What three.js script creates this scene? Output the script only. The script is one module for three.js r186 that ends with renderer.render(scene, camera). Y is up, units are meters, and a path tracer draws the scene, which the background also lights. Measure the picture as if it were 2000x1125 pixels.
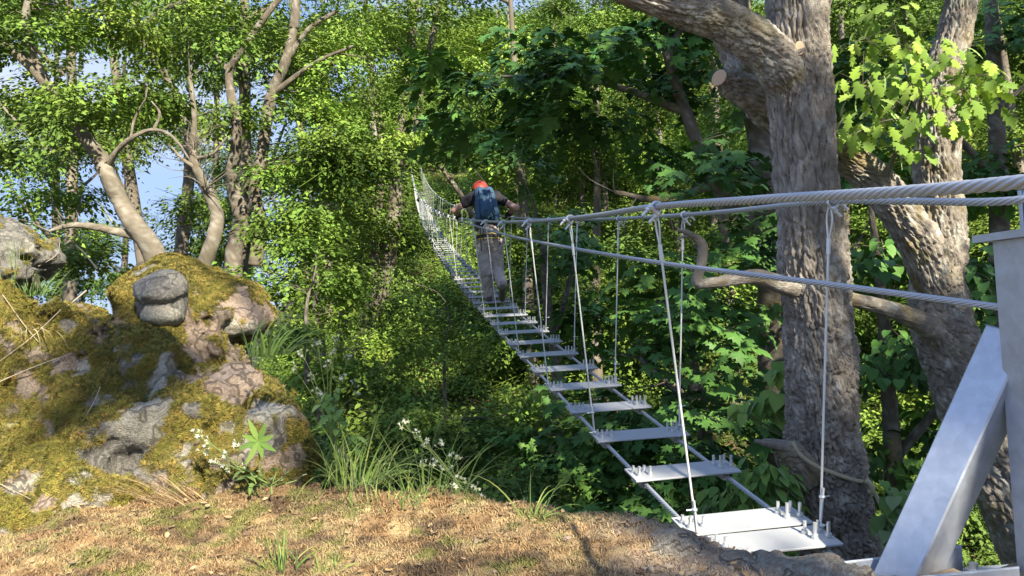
import * as THREE from 'three';
import { mergeGeometries } from 'three/addons/utils/BufferGeometryUtils.js';
import { createNoise3D } from 'simplex-noise';

// ---------- camera, sky, sun, exposure ----------
const scene = new THREE.Scene();
const FOV = 42.5, PITCH = 2 * Math.PI / 180, ROLL = 3 * Math.PI / 180;
const camera = new THREE.PerspectiveCamera(FOV, 16 / 9, 0.05, 600);
camera.rotation.order = 'YXZ';
camera.rotation.set(PITCH, 0, -ROLL);
camera.updateMatrixWorld(true);
scene.add(camera);
const renderer = new THREE.WebGLRenderer({ antialias: true });
renderer.toneMapping = THREE.LinearToneMapping;
renderer.toneMappingExposure = 2.45;
renderer.shadowMap.enabled = true;
const SUN = new THREE.Vector3(0.36, 0.56, 0.75).normalize();
{
  const W = 512, H = 256, data = new Float32Array(W * H * 4);
  const sn = createNoise3D(lcg(5));
  for (let j = 0; j < H; j++) for (let i = 0; i < W; i++) {
    const el = ((j + 0.5) / H - 0.5) * Math.PI, az = ((i + 0.5) / W - 0.5) * 2 * Math.PI;
    const up = Math.max(0, Math.sin(el)), t = Math.pow(up, 0.55);
    const x = Math.cos(el) * Math.cos(az), z = Math.cos(el) * Math.sin(az), y = Math.sin(el);
    let c = 0; for (let o = 0, a = 0.5, f = 2.2; o < 4; o++, a *= 0.5, f *= 2) c += a * sn(x * f, y * f * 2.2, z * f);
    c = Math.min(1, Math.max(0, c * 1.6 + 0.25)) * 0.6;
    const k = (j * W + i) * 4, g = 0.46;
    const b = [0.62 + (0.2 - 0.62) * t, 0.78 + (0.43 - 0.78) * t, 1.08 + (1.0 - 1.08) * t];
    const cl = [0.98, 0.99, 1.0];
    for (let q = 0; q < 3; q++) data[k + q] = g * (b[q] * (1 - c) + cl[q] * c) * (el < 0 ? Math.max(0.25, 1 + el * 3) : 1);
    data[k + 3] = 1;
  }
  const sky = new THREE.DataTexture(data, W, H, THREE.RGBAFormat, THREE.FloatType);
  sky.mapping = THREE.EquirectangularReflectionMapping; sky.magFilter = THREE.LinearFilter; sky.needsUpdate = true;
  scene.background = sky; scene.environment = sky;
}
const sun = new THREE.DirectionalLight(new THREE.Color(1.0, 0.9, 0.72), 5);
sun.position.copy(SUN).multiplyScalar(60); sun.castShadow = true; sun.shadow.radius = 1.4;
sun.shadow.mapSize.set(4096, 4096);
Object.assign(sun.shadow.camera, { left: -40, right: 40, top: 40, bottom: -40, near: 1, far: 160 });
scene.add(sun, sun.target);

// ---------- helpers ----------
function lcg(s) { let a = s >>> 0 || 1; return () => { a |= 0; a = a + 0x6D2B79F5 | 0; let t = Math.imul(a ^ a >>> 15, 1 | a); t = t + Math.imul(t ^ t >>> 7, 61 | t) ^ t; return ((t ^ t >>> 14) >>> 0) / 4294967296; }; }
const V = (x, y, z) => new THREE.Vector3(x, y, z);
const noise = createNoise3D(lcg(77));
const fbm = (x, y, z, o = 4) => { let s = 0, a = 0.5, f = 1; for (let i = 0; i < o; i++, a *= 0.5, f *= 2.03) s += a * noise(x * f, y * f, z * f + i * 7.3); return s; };
const clamp = (x, a = 0, b = 1) => Math.min(b, Math.max(a, x));
const sstep = (a, b, x) => { const t = clamp((x - a) / (b - a)); return t * t * (3 - 2 * t); };
const lerp = (a, b, t) => a + (b - a) * t;
const mix3 = (a, b, t) => [lerp(a[0], b[0], t), lerp(a[1], b[1], t), lerp(a[2], b[2], t)];
const FPX = 562.5 / Math.tan(FOV * Math.PI / 360);
// a point of the 2000 x 1125 photograph at depth d metres -> world
const P = (px, py, d) => V((px - 1000) / FPX * d, -(py - 562.5) / FPX * d, -d).applyQuaternion(camera.quaternion);
const invQ = camera.quaternion.clone().invert();
const toPx = p => { const q = p.clone().applyQuaternion(invQ); return [1000 - q.x / q.z * FPX, 562.5 + q.y / q.z * FPX, -q.z]; };
const taken = {};
const numbered = n => { const k = taken[n] = (taken[n] ?? -1) + 1; return k ? n + '_' + String(k).padStart(3, '0') : n; };
function mk(name, geo, mat, parent) {
  const m = new THREE.Mesh(geo, mat); m.castShadow = m.receiveShadow = true;
  if (parent) { m.name = name; parent.add(m); } else { m.name = numbered(name); scene.add(m); }
  return m;
}
function thing(name, label, category, pos = V(0, 0, 0), group) {
  const g = new THREE.Group(); g.name = numbered(name); g.position.copy(pos); scene.add(g);
  g.userData = { label, category }; if (group) g.userData.group = group; return g;
}
const tag = (o, label, category, group) => { o.userData = { label, category }; if (group) o.userData.group = group; return o; };
const structure = o => { o.userData.kind = 'structure'; return o; };
const stuff = o => { o.userData.kind = 'stuff'; return o; };
const rgb = (r, g, b) => new THREE.Color().setRGB(r, g, b);
const std = (c, rough = 0.85, metal = 0, more = {}) => new THREE.MeshStandardMaterial({ color: rgb(...c), roughness: rough, metalness: metal, ...more });
const grainTex = (() => { const w = 512, d = new Uint8Array(w * w * 4), tn = createNoise3D(lcg(9)), C = 0.159; for (let j = 0; j < w; j++) for (let i = 0; i < w; i++) { let s = 0; const u = i / w * 6.2832, v = j / w * 6.2832; for (let o = 0, a = 0.42, f = 24; o < 4; o++, a *= 0.75, f *= 2) s += a * tn(Math.cos(u) * C * f + Math.cos(v) * C * f * 0.9, Math.sin(u) * C * f + o * 5, Math.sin(v) * C * f * 1.1); const k = (j * w + i) * 4; d[k] = d[k + 1] = d[k + 2] = Math.max(0, Math.min(255, 128 + s * 120)); d[k + 3] = 255; } const t = new THREE.DataTexture(d, w, w); t.wrapS = t.wrapT = THREE.RepeatWrapping; t.magFilter = THREE.LinearFilter; t.needsUpdate = true; return t; })();
const speckTex = (() => { const s = grainTex.image, d = new Uint8Array(s.data.length); for (let i = 0; i < d.length; i += 4) { const v = s.data[i] / 255, k = 0.86 + 0.42 * (v - 0.5); d[i] = d[i + 1] = d[i + 2] = Math.max(0, Math.min(255, k * 255)); d[i + 3] = 255; } const t = new THREE.DataTexture(d, s.width, s.height); t.wrapS = t.wrapT = THREE.RepeatWrapping; t.magFilter = THREE.LinearFilter; t.colorSpace = THREE.SRGBColorSpace; t.needsUpdate = true; return t; })();
function boxUV(g, s = 2.2) { const p = g.attributes.position, n = g.attributes.normal, uv = []; for (let i = 0; i < p.count; i++) { const x = Math.abs(n.getX(i)), y = Math.abs(n.getY(i)), z = Math.abs(n.getZ(i)); if (y > x && y > z) uv.push(p.getX(i) * s, p.getZ(i) * s); else if (x > z) uv.push(p.getZ(i) * s, p.getY(i) * s); else uv.push(p.getX(i) * s, p.getY(i) * s); } g.setAttribute('uv', new THREE.Float32BufferAttribute(uv, 2)); return g; }
const vcol = (rough = 0.9, more = {}) => new THREE.MeshStandardMaterial({ color: 0xffffff, vertexColors: true, roughness: rough, side: THREE.DoubleSide, ...more });
function geoFrom(pos, idx, col, uv) {
  const g = new THREE.BufferGeometry();
  g.setAttribute('position', new THREE.Float32BufferAttribute(pos, 3)); g.setIndex(idx);
  if (col) g.setAttribute('color', new THREE.Float32BufferAttribute(col, 3));
  if (uv) g.setAttribute('uv', new THREE.Float32BufferAttribute(uv, 2));
  g.computeVertexNormals(); return g;
}
const plain = g => { const o = g.index ? g.toNonIndexed() : g; for (const k of Object.keys(o.attributes)) if (k !== 'position' && k !== 'normal') o.deleteAttribute(k); return o; };
const join = list => mergeGeometries(list.map(plain));
const bar = (a, b, r, seg = 8, r2 = r) => { const d = b.clone().sub(a), l = d.length(); const g = new THREE.CylinderGeometry(r2, r, l, seg); g.translate(0, l / 2, 0); g.applyQuaternion(new THREE.Quaternion().setFromUnitVectors(V(0, 1, 0), d.normalize())); g.translate(a.x, a.y, a.z); return g; };
// box with rounded-off (chamfered) edges, centred
function cbox(w, h, d, c = 0.003) {
  const s = new THREE.Shape(); const a = w / 2 - c, b = h / 2 - c;
  s.moveTo(-a, -b); s.lineTo(a, -b); s.lineTo(a, b); s.lineTo(-a, b);
  const g = new THREE.ExtrudeGeometry(s, { depth: d - 2 * c, bevelEnabled: true, bevelThickness: c, bevelSize: c, bevelSegments: 1 });
  g.translate(0, 0, -d / 2 + c); return g;
}
// swept tube along points with radii; shape(t along in m, angle, radius) -> radial offset, color(p, s, ang, off)
function sweep(pts, radii, { radial = 8, step = 0.1, off = null, color = null, cap = true } = {}) {
  const curve = new THREE.CatmullRomCurve3(pts, false, 'centripetal');
  const L = curve.getLength(), n = Math.max(2, Math.ceil(L / step));
  const pos = [], col = [], idx = [], uv = [], around = Math.max(1, Math.round(radii[0] * 6.283 * 3)); let ref = V(0.3, 0.1, 0.95);
  const T0 = curve.getTangent(0); if (Math.abs(T0.dot(ref)) > 0.9) ref = V(1, 0.1, 0);
  let N = ref.clone().sub(T0.clone().multiplyScalar(ref.dot(T0))).normalize();
  const tmp = V(0, 0, 0);
  for (let i = 0; i <= n; i++) {
    const t = i / n, p = curve.getPoint(t), T = curve.getTangent(t);
    N.sub(tmp.copy(T).multiplyScalar(N.dot(T))).normalize();
    const B = T.clone().cross(N), f = t * (radii.length - 1), k = Math.min(radii.length - 2, Math.floor(f)), r = lerp(radii[k], radii[k + 1], f - k);
    for (let j = 0; j < radial; j++) {
      const a = j / radial * Math.PI * 2, o = off ? off(t * L, a, r, p) : 0, rr = r + o;
      const q = [p.x + (N.x * Math.cos(a) + B.x * Math.sin(a)) * rr, p.y + (N.y * Math.cos(a) + B.y * Math.sin(a)) * rr, p.z + (N.z * Math.cos(a) + B.z * Math.sin(a)) * rr];
      pos.push(...q); uv.push(Math.abs(j / radial * 2 - 1) * around * 0.5, t * L * 1.6); if (color) col.push(...color(q, t * L, a, o, r));
    }
    if (i) for (let j = 0; j < radial; j++) { const a = (i - 1) * radial + j, b = (i - 1) * radial + (j + 1) % radial; idx.push(a, b, a + radial, b, b + radial, a + radial); }
  }
  if (cap) for (const e of [0, n]) {
    const p = curve.getPoint(e / n), c = pos.length / 3; pos.push(p.x, p.y, p.z); uv.push(0, 0); if (color) col.push(...color([p.x, p.y, p.z], e / n * L, 0, 0, 0));
    for (let j = 0; j < radial; j++) { const a = e * radial + j, b = e * radial + (j + 1) % radial; e ? idx.push(a, b, c) : idx.push(b, a, c); }
  }
  return geoFrom(pos, idx, color ? col : null, uv);
}
// naive surface nets over an implicit field f(x,y,z) < 0 inside
function nets(lo, hi, h, f, colorFn) {
  const nx = Math.ceil((hi.x - lo.x) / h) + 1, ny = Math.ceil((hi.y - lo.y) / h) + 1, nz = Math.ceil((hi.z - lo.z) / h) + 1;
  const F = new Float32Array(nx * ny * nz), id = (i, j, k) => i + nx * (j + ny * k);
  for (let k = 0; k < nz; k++) for (let j = 0; j < ny; j++) for (let i = 0; i < nx; i++) F[id(i, j, k)] = f(lo.x + i * h, lo.y + j * h, lo.z + k * h);
  const vid = new Int32Array(nx * ny * nz).fill(-1), pos = [], idx = [], col = [];
  const C = []; for (let c = 0; c < 8; c++) C.push([c & 1, c >> 1 & 1, c >> 2 & 1]);
  const E = []; for (let a = 0; a < 8; a++) for (let b = a + 1; b < 8; b++) { const x = a ^ b; if (x === 1 || x === 2 || x === 4) E.push([a, b]); }
  for (let k = 0; k < nz - 1; k++) for (let j = 0; j < ny - 1; j++) for (let i = 0; i < nx - 1; i++) {
    const v = C.map(c => F[id(i + c[0], j + c[1], k + c[2])]); let m = 0; for (let c = 0; c < 8; c++) if (v[c] < 0) m |= 1 << c;
    if (m === 0 || m === 255) continue;
    let n = 0, sx = 0, sy = 0, sz = 0;
    for (const [a, b] of E) if ((v[a] < 0) !== (v[b] < 0)) { const t = v[a] / (v[a] - v[b]); sx += lerp(C[a][0], C[b][0], t); sy += lerp(C[a][1], C[b][1], t); sz += lerp(C[a][2], C[b][2], t); n++; }
    vid[id(i, j, k)] = pos.length / 3; const q = [lo.x + (i + sx / n) * h, lo.y + (j + sy / n) * h, lo.z + (k + sz / n) * h]; pos.push(...q);
  }
  const quad = (a, b, c, d, flip) => { if (a < 0 || b < 0 || c < 0 || d < 0) return; flip ? idx.push(a, c, b, a, d, c) : idx.push(a, b, c, a, c, d); };
  for (let k = 1; k < nz - 1; k++) for (let j = 1; j < ny - 1; j++) for (let i = 1; i < nx - 1; i++) {
    const s = F[id(i, j, k)] < 0;
    if (s !== F[id(i + 1, j, k)] < 0) quad(vid[id(i, j - 1, k - 1)], vid[id(i, j, k - 1)], vid[id(i, j, k)], vid[id(i, j - 1, k)], !s);
    if (s !== F[id(i, j + 1, k)] < 0) quad(vid[id(i - 1, j, k - 1)], vid[id(i - 1, j, k)], vid[id(i, j, k)], vid[id(i, j, k - 1)], !s);
    if (s !== F[id(i, j, k + 1)] < 0) quad(vid[id(i - 1, j - 1, k)], vid[id(i, j - 1, k)], vid[id(i, j, k)], vid[id(i - 1, j, k)], !s);
  }
  const g = geoFrom(pos, idx);
  if (colorFn) { const nn = g.attributes.normal; for (let i = 0; i < pos.length / 3; i++) col.push(...colorFn(pos[3 * i], pos[3 * i + 1], pos[3 * i + 2], nn.getX(i), nn.getY(i), nn.getZ(i))); g.setAttribute('color', new THREE.Float32BufferAttribute(col, 3)); }
  return g;
}
const smin = (a, b, k) => { const h = clamp(0.5 + 0.5 * (b - a) / k); return lerp(b, a, h) - k * h * (1 - h); };
const ell = (x, y, z, c, r) => { const a = (x - c.x) / r[0], b = (y - c.y) / r[1], d = (z - c.z) / r[2], l = Math.sqrt(a * a + b * b + d * d); return (l - 1) * Math.min(r[0], r[1], r[2]); };
function cap(x, y, z, a, b, ra, rb) {
  const bx = b.x - a.x, by = b.y - a.y, bz = b.z - a.z, px = x - a.x, py = y - a.y, pz = z - a.z;
  const t = clamp((px * bx + py * by + pz * bz) / (bx * bx + by * by + bz * bz + 1e-9));
  return Math.hypot(px - bx * t, py - by * t, pz - bz * t) - lerp(ra, rb, t);
}
// ---------- terrain ----------
const SOIL = [0.075, 0.052, 0.032];
const rimD = x => x < -0.9 ? 3.3 : x < 0 ? lerp(3.15, 2.95, (x + 0.9) / 0.9) : x < 0.9 ? lerp(2.95, 2.25, x / 0.9) : 2.3;
function terrainY(x, D) {
  const hill = sstep(-0.4, -0.14, x / Math.max(D, 3));
  let y = D < 12 ? -5.5 : -5.5 + (D - 12) * 0.39 * lerp(0.02, 1, hill);
  if (D > 80) y = Math.min(y, -5.5 + 68 * 0.39 * lerp(0.02, 1, hill));
  const right = sstep(1.4, 3.2, x) * (1 - sstep(3, 9, D));
  y = lerp(y, -1.7 - Math.max(0, D - 3) * 0.35, right);
  const left = sstep(-1.3, -2.0, x) * (1 - sstep(5, 9, D));
  y = lerp(y, -1.2, left);
  y = lerp(-1.15, y, sstep(0.1, 1.0, D - rimD(clamp(x, -2, 1.2))));
  return y + fbm(x * 0.25, 3, D * 0.25, 4) * (D > 5 ? 0.8 : 0.12);
}
{
  const xs = [], ds = [];
  for (let i = 0; i <= 150; i++) { const t = i / 150 * 2 - 1; xs.push(Math.sign(t) * (Math.abs(t) * 8 + Math.pow(Math.abs(t), 3.5) * 150)); }
  for (let i = 0; i <= 150; i++) { const t = i / 150 * 2 - 0.7; ds.push(Math.sign(t) * (Math.abs(t) * 10 + Math.pow(Math.abs(t), 3.5) * 80)); }
  const pos = [], col = [], idx = [];
  for (const D of ds) for (const x of xs) {
    pos.push(x, terrainY(x, D), -D);
    const n = fbm(x * 1.3, 9, D * 1.3, 4), g = fbm(x * 0.5, 2, D * 0.5, 3);
    col.push(...mix3(mix3(SOIL, [0.14, 0.09, 0.05], clamp(n + 0.4)), [0.04, 0.07, 0.015], sstep(0.0, 0.3, g)));
  }
  const w = xs.length; for (let j = 0; j < ds.length - 1; j++) for (let i = 0; i < w - 1; i++) { const a = j * w + i; idx.push(a, a + 1, a + w, a + 1, a + w + 1, a + w); }
  structure(mk('forest_floor', geoFrom(pos, idx, col), vcol(0.95)));
}
// ---------- foreground ledge of dry moss ----------
const ledgeY = (x, D) => {
  const edge = D - rimD(x) - fbm(x * 2.2, 1, 4, 3) * 0.1 ;
  let y = -0.765 + fbm(x * 1.1, 5, D * 1.1, 3) * 0.07 + fbm(x * 6, 5, D * 6, 3) * 0.022 + fbm(x * 30, 5, D * 30, 2) * 0.008;
  y += 0.07 * Math.exp(-Math.pow((x + 0.6) / 0.55, 2)) * sstep(2.0, 2.9, D);
  y += 0.05 * sstep(-0.75, -1.5, x) * sstep(2.2, 2.9, D);
  y -= 0.10 * sstep(0.25, 1.0, x);
  y += 0.025 * sstep(-0.5, -0.1, edge) * (1 - sstep(-0.1, 0.1, edge));
  y -= Math.pow(Math.max(0, edge), 1.5) * 3.2;
  return y;
};
const DRY = [0.27, 0.17, 0.08], STRAW = [0.41, 0.32, 0.165], MOSSY = [0.14, 0.145, 0.03], HUMUS = [0.085, 0.055, 0.033], BAREROCK = [0.28, 0.215, 0.16];
function ledgeColor(x, D) {
  const a = fbm(x * 3, 1, D * 3, 4), b = fbm(x * 5 + 9, 4, D * 5, 4), c = fbm(x * 18, 2, D * 18, 3);
  let k = mix3(DRY, STRAW, clamp(b * 1.3 + 0.4 + c * 0.6));
  k = mix3(k, HUMUS, sstep(0.05, 0.4, a + c * 0.35) * 0.8);
  k = mix3(k, MOSSY, sstep(0.08, 0.35, b + 0.12 * Math.sin(x * 4)) * 0.8 * (1 - sstep(0, 0.3, x)));
  k = mix3(k, BAREROCK, sstep(0.12, 0.5, x + a * 0.25) * 0.8);
  return k;
}
{
  const pos = [], col = [], idx = [], nx = 300, nd = 190;
  for (let j = 0; j <= nd; j++) for (let i = 0; i <= nx; i++) {
    const x = lerp(-2.3, 1.9, i / nx), D = lerp(1.2, 3.9, j / nd);
    pos.push(x, ledgeY(x, D), -D); col.push(...ledgeColor(x, D));
  }
  for (let j = 0; j < nd; j++) for (let i = 0; i < nx; i++) { const a = j * (nx + 1) + i, b = a + nx + 1; idx.push(a, a + 1, b, a + 1, b + 1, b); }
  structure(mk('ledge_ground', boxUV(geoFrom(pos, idx, col)), vcol(0.95, { bumpMap: grainTex, bumpScale: 0.008 })));
}
// tuft of small curved fibres, used for moss, litter
function fibreGeo(n, len, wid, spread, seed, up = 1) {
  const r = lcg(seed), pos = [], idx = [];
  for (let i = 0; i < n; i++) {
    const a = r() * 6.283, s = spread * Math.sqrt(r()), b = r() * 6.283, l = len * (0.6 + 0.8 * r()), lean = 0.3 + r() * 0.9;
    let p = V(Math.cos(a) * s, -0.002, Math.sin(a) * s); const side = V(-Math.sin(b), 0, Math.cos(b)).multiplyScalar(wid);
    const d1 = V(Math.cos(b) * lean * 0.5, up, Math.sin(b) * lean * 0.5).normalize().multiplyScalar(l * 0.5), d2 = V(Math.cos(b) * lean * 1.6, up * 0.6, Math.sin(b) * lean * 1.6).normalize().multiplyScalar(l * 0.5);
    const q = p.clone().add(d1), e = q.clone().add(d2), k = pos.length / 3;
    pos.push(...p.clone().sub(side).toArray(), ...p.clone().add(side).toArray(), ...q.clone().sub(side).toArray(), ...q.clone().add(side).toArray(), ...e.toArray());
    idx.push(k, k + 1, k + 2, k + 1, k + 3, k + 2, k + 2, k + 3, k + 4);
  }
  return geoFrom(pos, idx);
}
const leafMat = (rough = 0.9, tr = 0.4) => new THREE.MeshPhysicalMaterial({ color: 0xffffff, roughness: rough, transmission: tr, thickness: 0, side: THREE.DoubleSide });
const FIBRE = std([1, 1, 1], 1, 0, { side: THREE.DoubleSide });
function instanced(name, geo, mat, list, parent) {
  const m = new THREE.InstancedMesh(geo, mat, list.length); m.castShadow = m.receiveShadow = true;
  list.forEach((e, i) => { m.setMatrixAt(i, e[0]); m.setColorAt(i, rgb(...e[1].map(v => Math.max(0.004, v)))); });
  stuff(m); if (parent) { m.name = name; parent.add(m); } else { m.name = numbered(name); scene.add(m); }
  return m;
}
const M4 = (p, q, s) => new THREE.Matrix4().compose(p, q, typeof s === 'number' ? V(s, s, s) : s);
const yawQ = a => new THREE.Quaternion().setFromAxisAngle(V(0, 1, 0), a);
const alignQ = (n, yaw) => new THREE.Quaternion().setFromUnitVectors(V(0, 1, 0), n).multiply(yawQ(yaw));
{
  const r = lcg(31), list = [];
  for (let i = 0; i < 26000; i++) {
    const x = lerp(-2.0, 1.1, r()), D = lerp(1.9, 3.3, r()); const e = D - rimD(x); if (e > 0.12) continue;
    if (r() < sstep(0.1, 0.55, x) * 0.85) continue;
    const c = ledgeColor(x, D), j = 0.7 + r() * 0.75;
    list.push([M4(V(x, ledgeY(x, D), -D), yawQ(r() * 6.3), 0.6 + r() * 0.9), c.map(v => v * j)]);
  }
  tag(instanced('dry_moss', fibreGeo(9, 0.02, 0.001, 0.018, 3, 0.5), FIBRE, list), 'carpet of dry orange brown moss and needles covering the foreground ledge', 'dry moss').userData.kind = 'stuff';
}
{ // fallen leaves and pebbles, too many to tell apart
  const r = lcg(47), L = [], B = [], lg = (() => { const pos = [], idx = []; [[0, 0], [0.26, 0.3], [0.2, 0.7], [0, 1]].forEach(([x, y], i) => { const z = 0.35 * x * x * 4 + 0.25 * (y - 0.5) ** 2 * 2; pos.push(-x, z, y, 0, z * 0.2 + 0.02, y, x, z, y); if (i) { const k = 3 * (i - 1); for (const o of [0, 1]) idx.push(k + o, k + o + 1, k + o + 3, k + o + 1, k + o + 4, k + o + 3); } }); return geoFrom(pos, idx); })();
  for (let i = 0; i < 520; i++) { const x = lerp(-1.9, 1.3, r()), D = lerp(1.95, 3.1, r()); if (D > rimD(x)) continue; const k = 0.7 + r() * 0.7, c = [[0.2, 0.12, 0.06], [0.3, 0.2, 0.1], [0.14, 0.085, 0.05], [0.36, 0.27, 0.15]][i % 4]; L.push([M4(V(x, ledgeY(x, D) + 0.012, -D), yawQ(r() * 6.3).multiply(new THREE.Quaternion().setFromEuler(new THREE.Euler((r() - 0.5) * 0.9, 0, (r() - 0.5) * 1.2))), 0.013 + r() * 0.022), c.map(v => v * k)]); }
  tag(instanced('leaf_litter', lg, FIBRE, L), 'scatter of small curled dead leaves on the dry moss ledge', 'leaf litter').userData.kind = 'stuff';
  for (let i = 0; i < 160; i++) { const x = lerp(-0.2, 1.2, Math.sqrt(r())), D = lerp(1.95, 2.9, r()); if (D > rimD(x)) continue; const k = 0.6 + r() * 0.7; B.push([M4(V(x, ledgeY(x, D) + 0.002, -D), yawQ(r() * 6.3), V(0.006 + r() * 0.016, 0.004 + r() * 0.009, 0.006 + r() * 0.014)), [0.27 * k, 0.21 * k, 0.16 * k]]); }
  tag(instanced('pebbles', new THREE.IcosahedronGeometry(1, 1), FIBRE, B), 'small pebbles strewn over the bare end of the ledge', 'pebbles').userData.kind = 'stuff';
}
// ---------- rocks ----------
const ROCK = [0.34, 0.275, 0.21], PINK = [0.42, 0.3, 0.225], LICHEN = [0.5, 0.49, 0.41], GREYROCK = [0.22, 0.205, 0.18], MOSS = [0.235, 0.215, 0.04], MOSSD = [0.105, 0.105, 0.025], OCHRE = [0.31, 0.245, 0.06];
const rockFields = [];
const rockNoise = (x, y, z, amp) => {
  const w = fbm(x * 2.1, y * 2.1, z * 2.1, 3) * 0.5, r = 1 - Math.abs(noise(x * 3.1 + w, y * 3.1, z * 3.1 - w));
  return amp * (fbm(x * 3, y * 3, z * 3, 5) * 1.5 + (r * r - 0.5) * 0.22 + fbm(x * 16, y * 16, z * 16, 3) * 0.28);
};
function boulder(name, label, lo, hi, h, prims, { k = 0.1, amp = 0.05, patches = [], moss = 0.5, seed = 1, mossTop = 0.2, tufts = 0, base, bare = PINK, cut = 6 }) {
  const cr = lcg(seed * 5 + 1), cuts = prims.map(([c, r]) => Array.from({ length: cut }, () => { const v = V(cr() * 2 - 1, cr() * 1.4 - 0.3, cr() * 1.6 - 0.3).normalize(), h = Math.hypot(v.x * r[0], v.y * r[1], v.z * r[2]); return [v.x, v.y, v.z, h * (0.62 + 0.25 * cr())]; }));
  const field = (x, y, z) => {
    let d = 1e3; prims.forEach(([c, r], n) => { let e = ell(x, y, z, c, r); for (const q of cuts[n]) e = -smin(-e, -((x - c.x) * q[0] + (y - c.y) * q[1] + (z - c.z) * q[2] - q[3]), 0.03); d = smin(d, e, k); });
    return d > 0.22 || d < -0.25 ? d : d + rockNoise(x + seed * 3.7, y, z, amp);
  };
  rockFields.push(field); const g = nets(lo, hi, h, field);
  const pos = g.attributes.position, nor = g.attributes.normal, n = pos.count, col = [], mask = new Float32Array(n);
  const ctr = patches.map(([px, py, rp, kind]) => {   // find the front surface point under each patch
    let best = null, bd = 1e9; const v = V(0, 0, 0);
    for (let i = 0; i < n; i++) { const q = toPx(v.fromBufferAttribute(pos, i)); const s = Math.hypot(q[0] - px, q[1] - py); if (s < 12 && q[2] < bd) { bd = q[2]; best = v.clone(); } }
    return best && { p: best, r: rp / FPX * bd, kind };
  }).filter(Boolean);
  for (let i = 0; i < n; i++) {
    const x = pos.getX(i), y = pos.getY(i), z = pos.getZ(i), ny = nor.getY(i);
    const a = fbm(x * 4 + seed, y * 4, z * 4, 4), b = fbm(x * 11, y * 11 + seed, z * 11, 4), c = fbm(x * 40, y * 40, z * 40, 3);
    let m = moss + mossTop * ny + a * 0.9 + b * 0.35, kind = null, kw = 0, near = 2.2;
    for (const q of ctr) { const d = Math.hypot(x - q.p.x, y - q.p.y, z - q.p.z) / q.r + a * 0.7 + b * 0.35; const w = 1 - sstep(0.8, 1.15, d); if (w > kw) kw = w; if (d < near) { near = d; kind = q.kind; } }
    m -= kw * 1.6; const mm = sstep(0.38, 0.5, m); mask[i] = mm;
    let rock = mix3(ROCK, bare, clamp(a * 1.4 + 0.4)); rock = mix3(rock, GREYROCK, sstep(-0.1, 0.4, a * 0.5 + c) * 0.35);
    if (kind === 'lichen') rock = mix3(rock, LICHEN, (0.55 + 0.4 * sstep(-0.3, 0.3, c))); else rock = mix3(rock, LICHEN, sstep(0.0, 0.4, a * 0.6 + c * 0.9) * 0.5);
    if (kind === 'pink') rock = mix3(rock, [0.5, 0.38, 0.29], 0.7); if (kind === 'grey') rock = mix3([0.25, 0.235, 0.21], LICHEN, sstep(-0.1, 0.4, c + b * 0.3) * 0.6);
    const ms = mix3(mix3(MOSSD, MOSS, clamp(a * 1.2 + 0.6 + c * 0.5)), OCHRE, sstep(0.1, 0.45, b + 0.1) * 0.6);
    col.push(...mix3(rock, ms, mm));
  }
  g.setAttribute('color', new THREE.Float32BufferAttribute(col, 3));
  const root = thing(name, label, 'boulder', base || prims[0][0].clone().setY(lo.y)); g.translate(-root.position.x, -root.position.y, -root.position.z);
  mk('stone', boxUV(g, 3), vcol(0.92, { bumpMap: grainTex, bumpScale: 0.01, map: speckTex }), root);
  if (tufts) {
    const r = lcg(seed * 91 + 7), list = [], ix = g.index.array, nt = ix.length / 3, v = V(0, 0, 0), nn = V(0, 0, 0);
    for (let t = 0; t < tufts; t++) {
      const f = Math.floor(r() * nt) * 3, a = ix[f], b = ix[f + 1], c = ix[f + 2]; if (mask[a] < 0.4 + r() * 0.5) continue;
      const u = r(), w = r() * (1 - u); v.set(0, 0, 0);
      v.addScaledVector(V(pos.getX(a), pos.getY(a), pos.getZ(a)), 1 - u - w).addScaledVector(V(pos.getX(b), pos.getY(b), pos.getZ(b)), u).addScaledVector(V(pos.getX(c), pos.getY(c), pos.getZ(c)), w);
      nn.set(nor.getX(a), nor.getY(a) + 0.25, nor.getZ(a)).normalize();
      const j = 0.6 + r() * 0.8; let cc = [col[3 * a] * j, col[3 * a + 1] * j, col[3 * a + 2] * j]; if (r() < 0.12) cc = [0.36 * j, 0.24 * j, 0.06 * j];
      list.push([M4(v.clone(), alignQ(nn, r() * 6.3), 0.6 + r() * 0.8), cc]);
    }
    instanced('moss', fibreGeo(10, 0.014, 0.0011, 0.015, 11, 0.9), FIBRE, list, root);
  }
  return root;
}
const box3 = (prims, pad = 0.15) => { const lo = V(1e9, 1e9, 1e9), hi = V(-1e9, -1e9, -1e9); for (const [c, r] of prims) { const e = V(...r).addScalar(pad); lo.min(c.clone().sub(e)); hi.max(c.clone().add(e)); } return [lo, hi]; };
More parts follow.
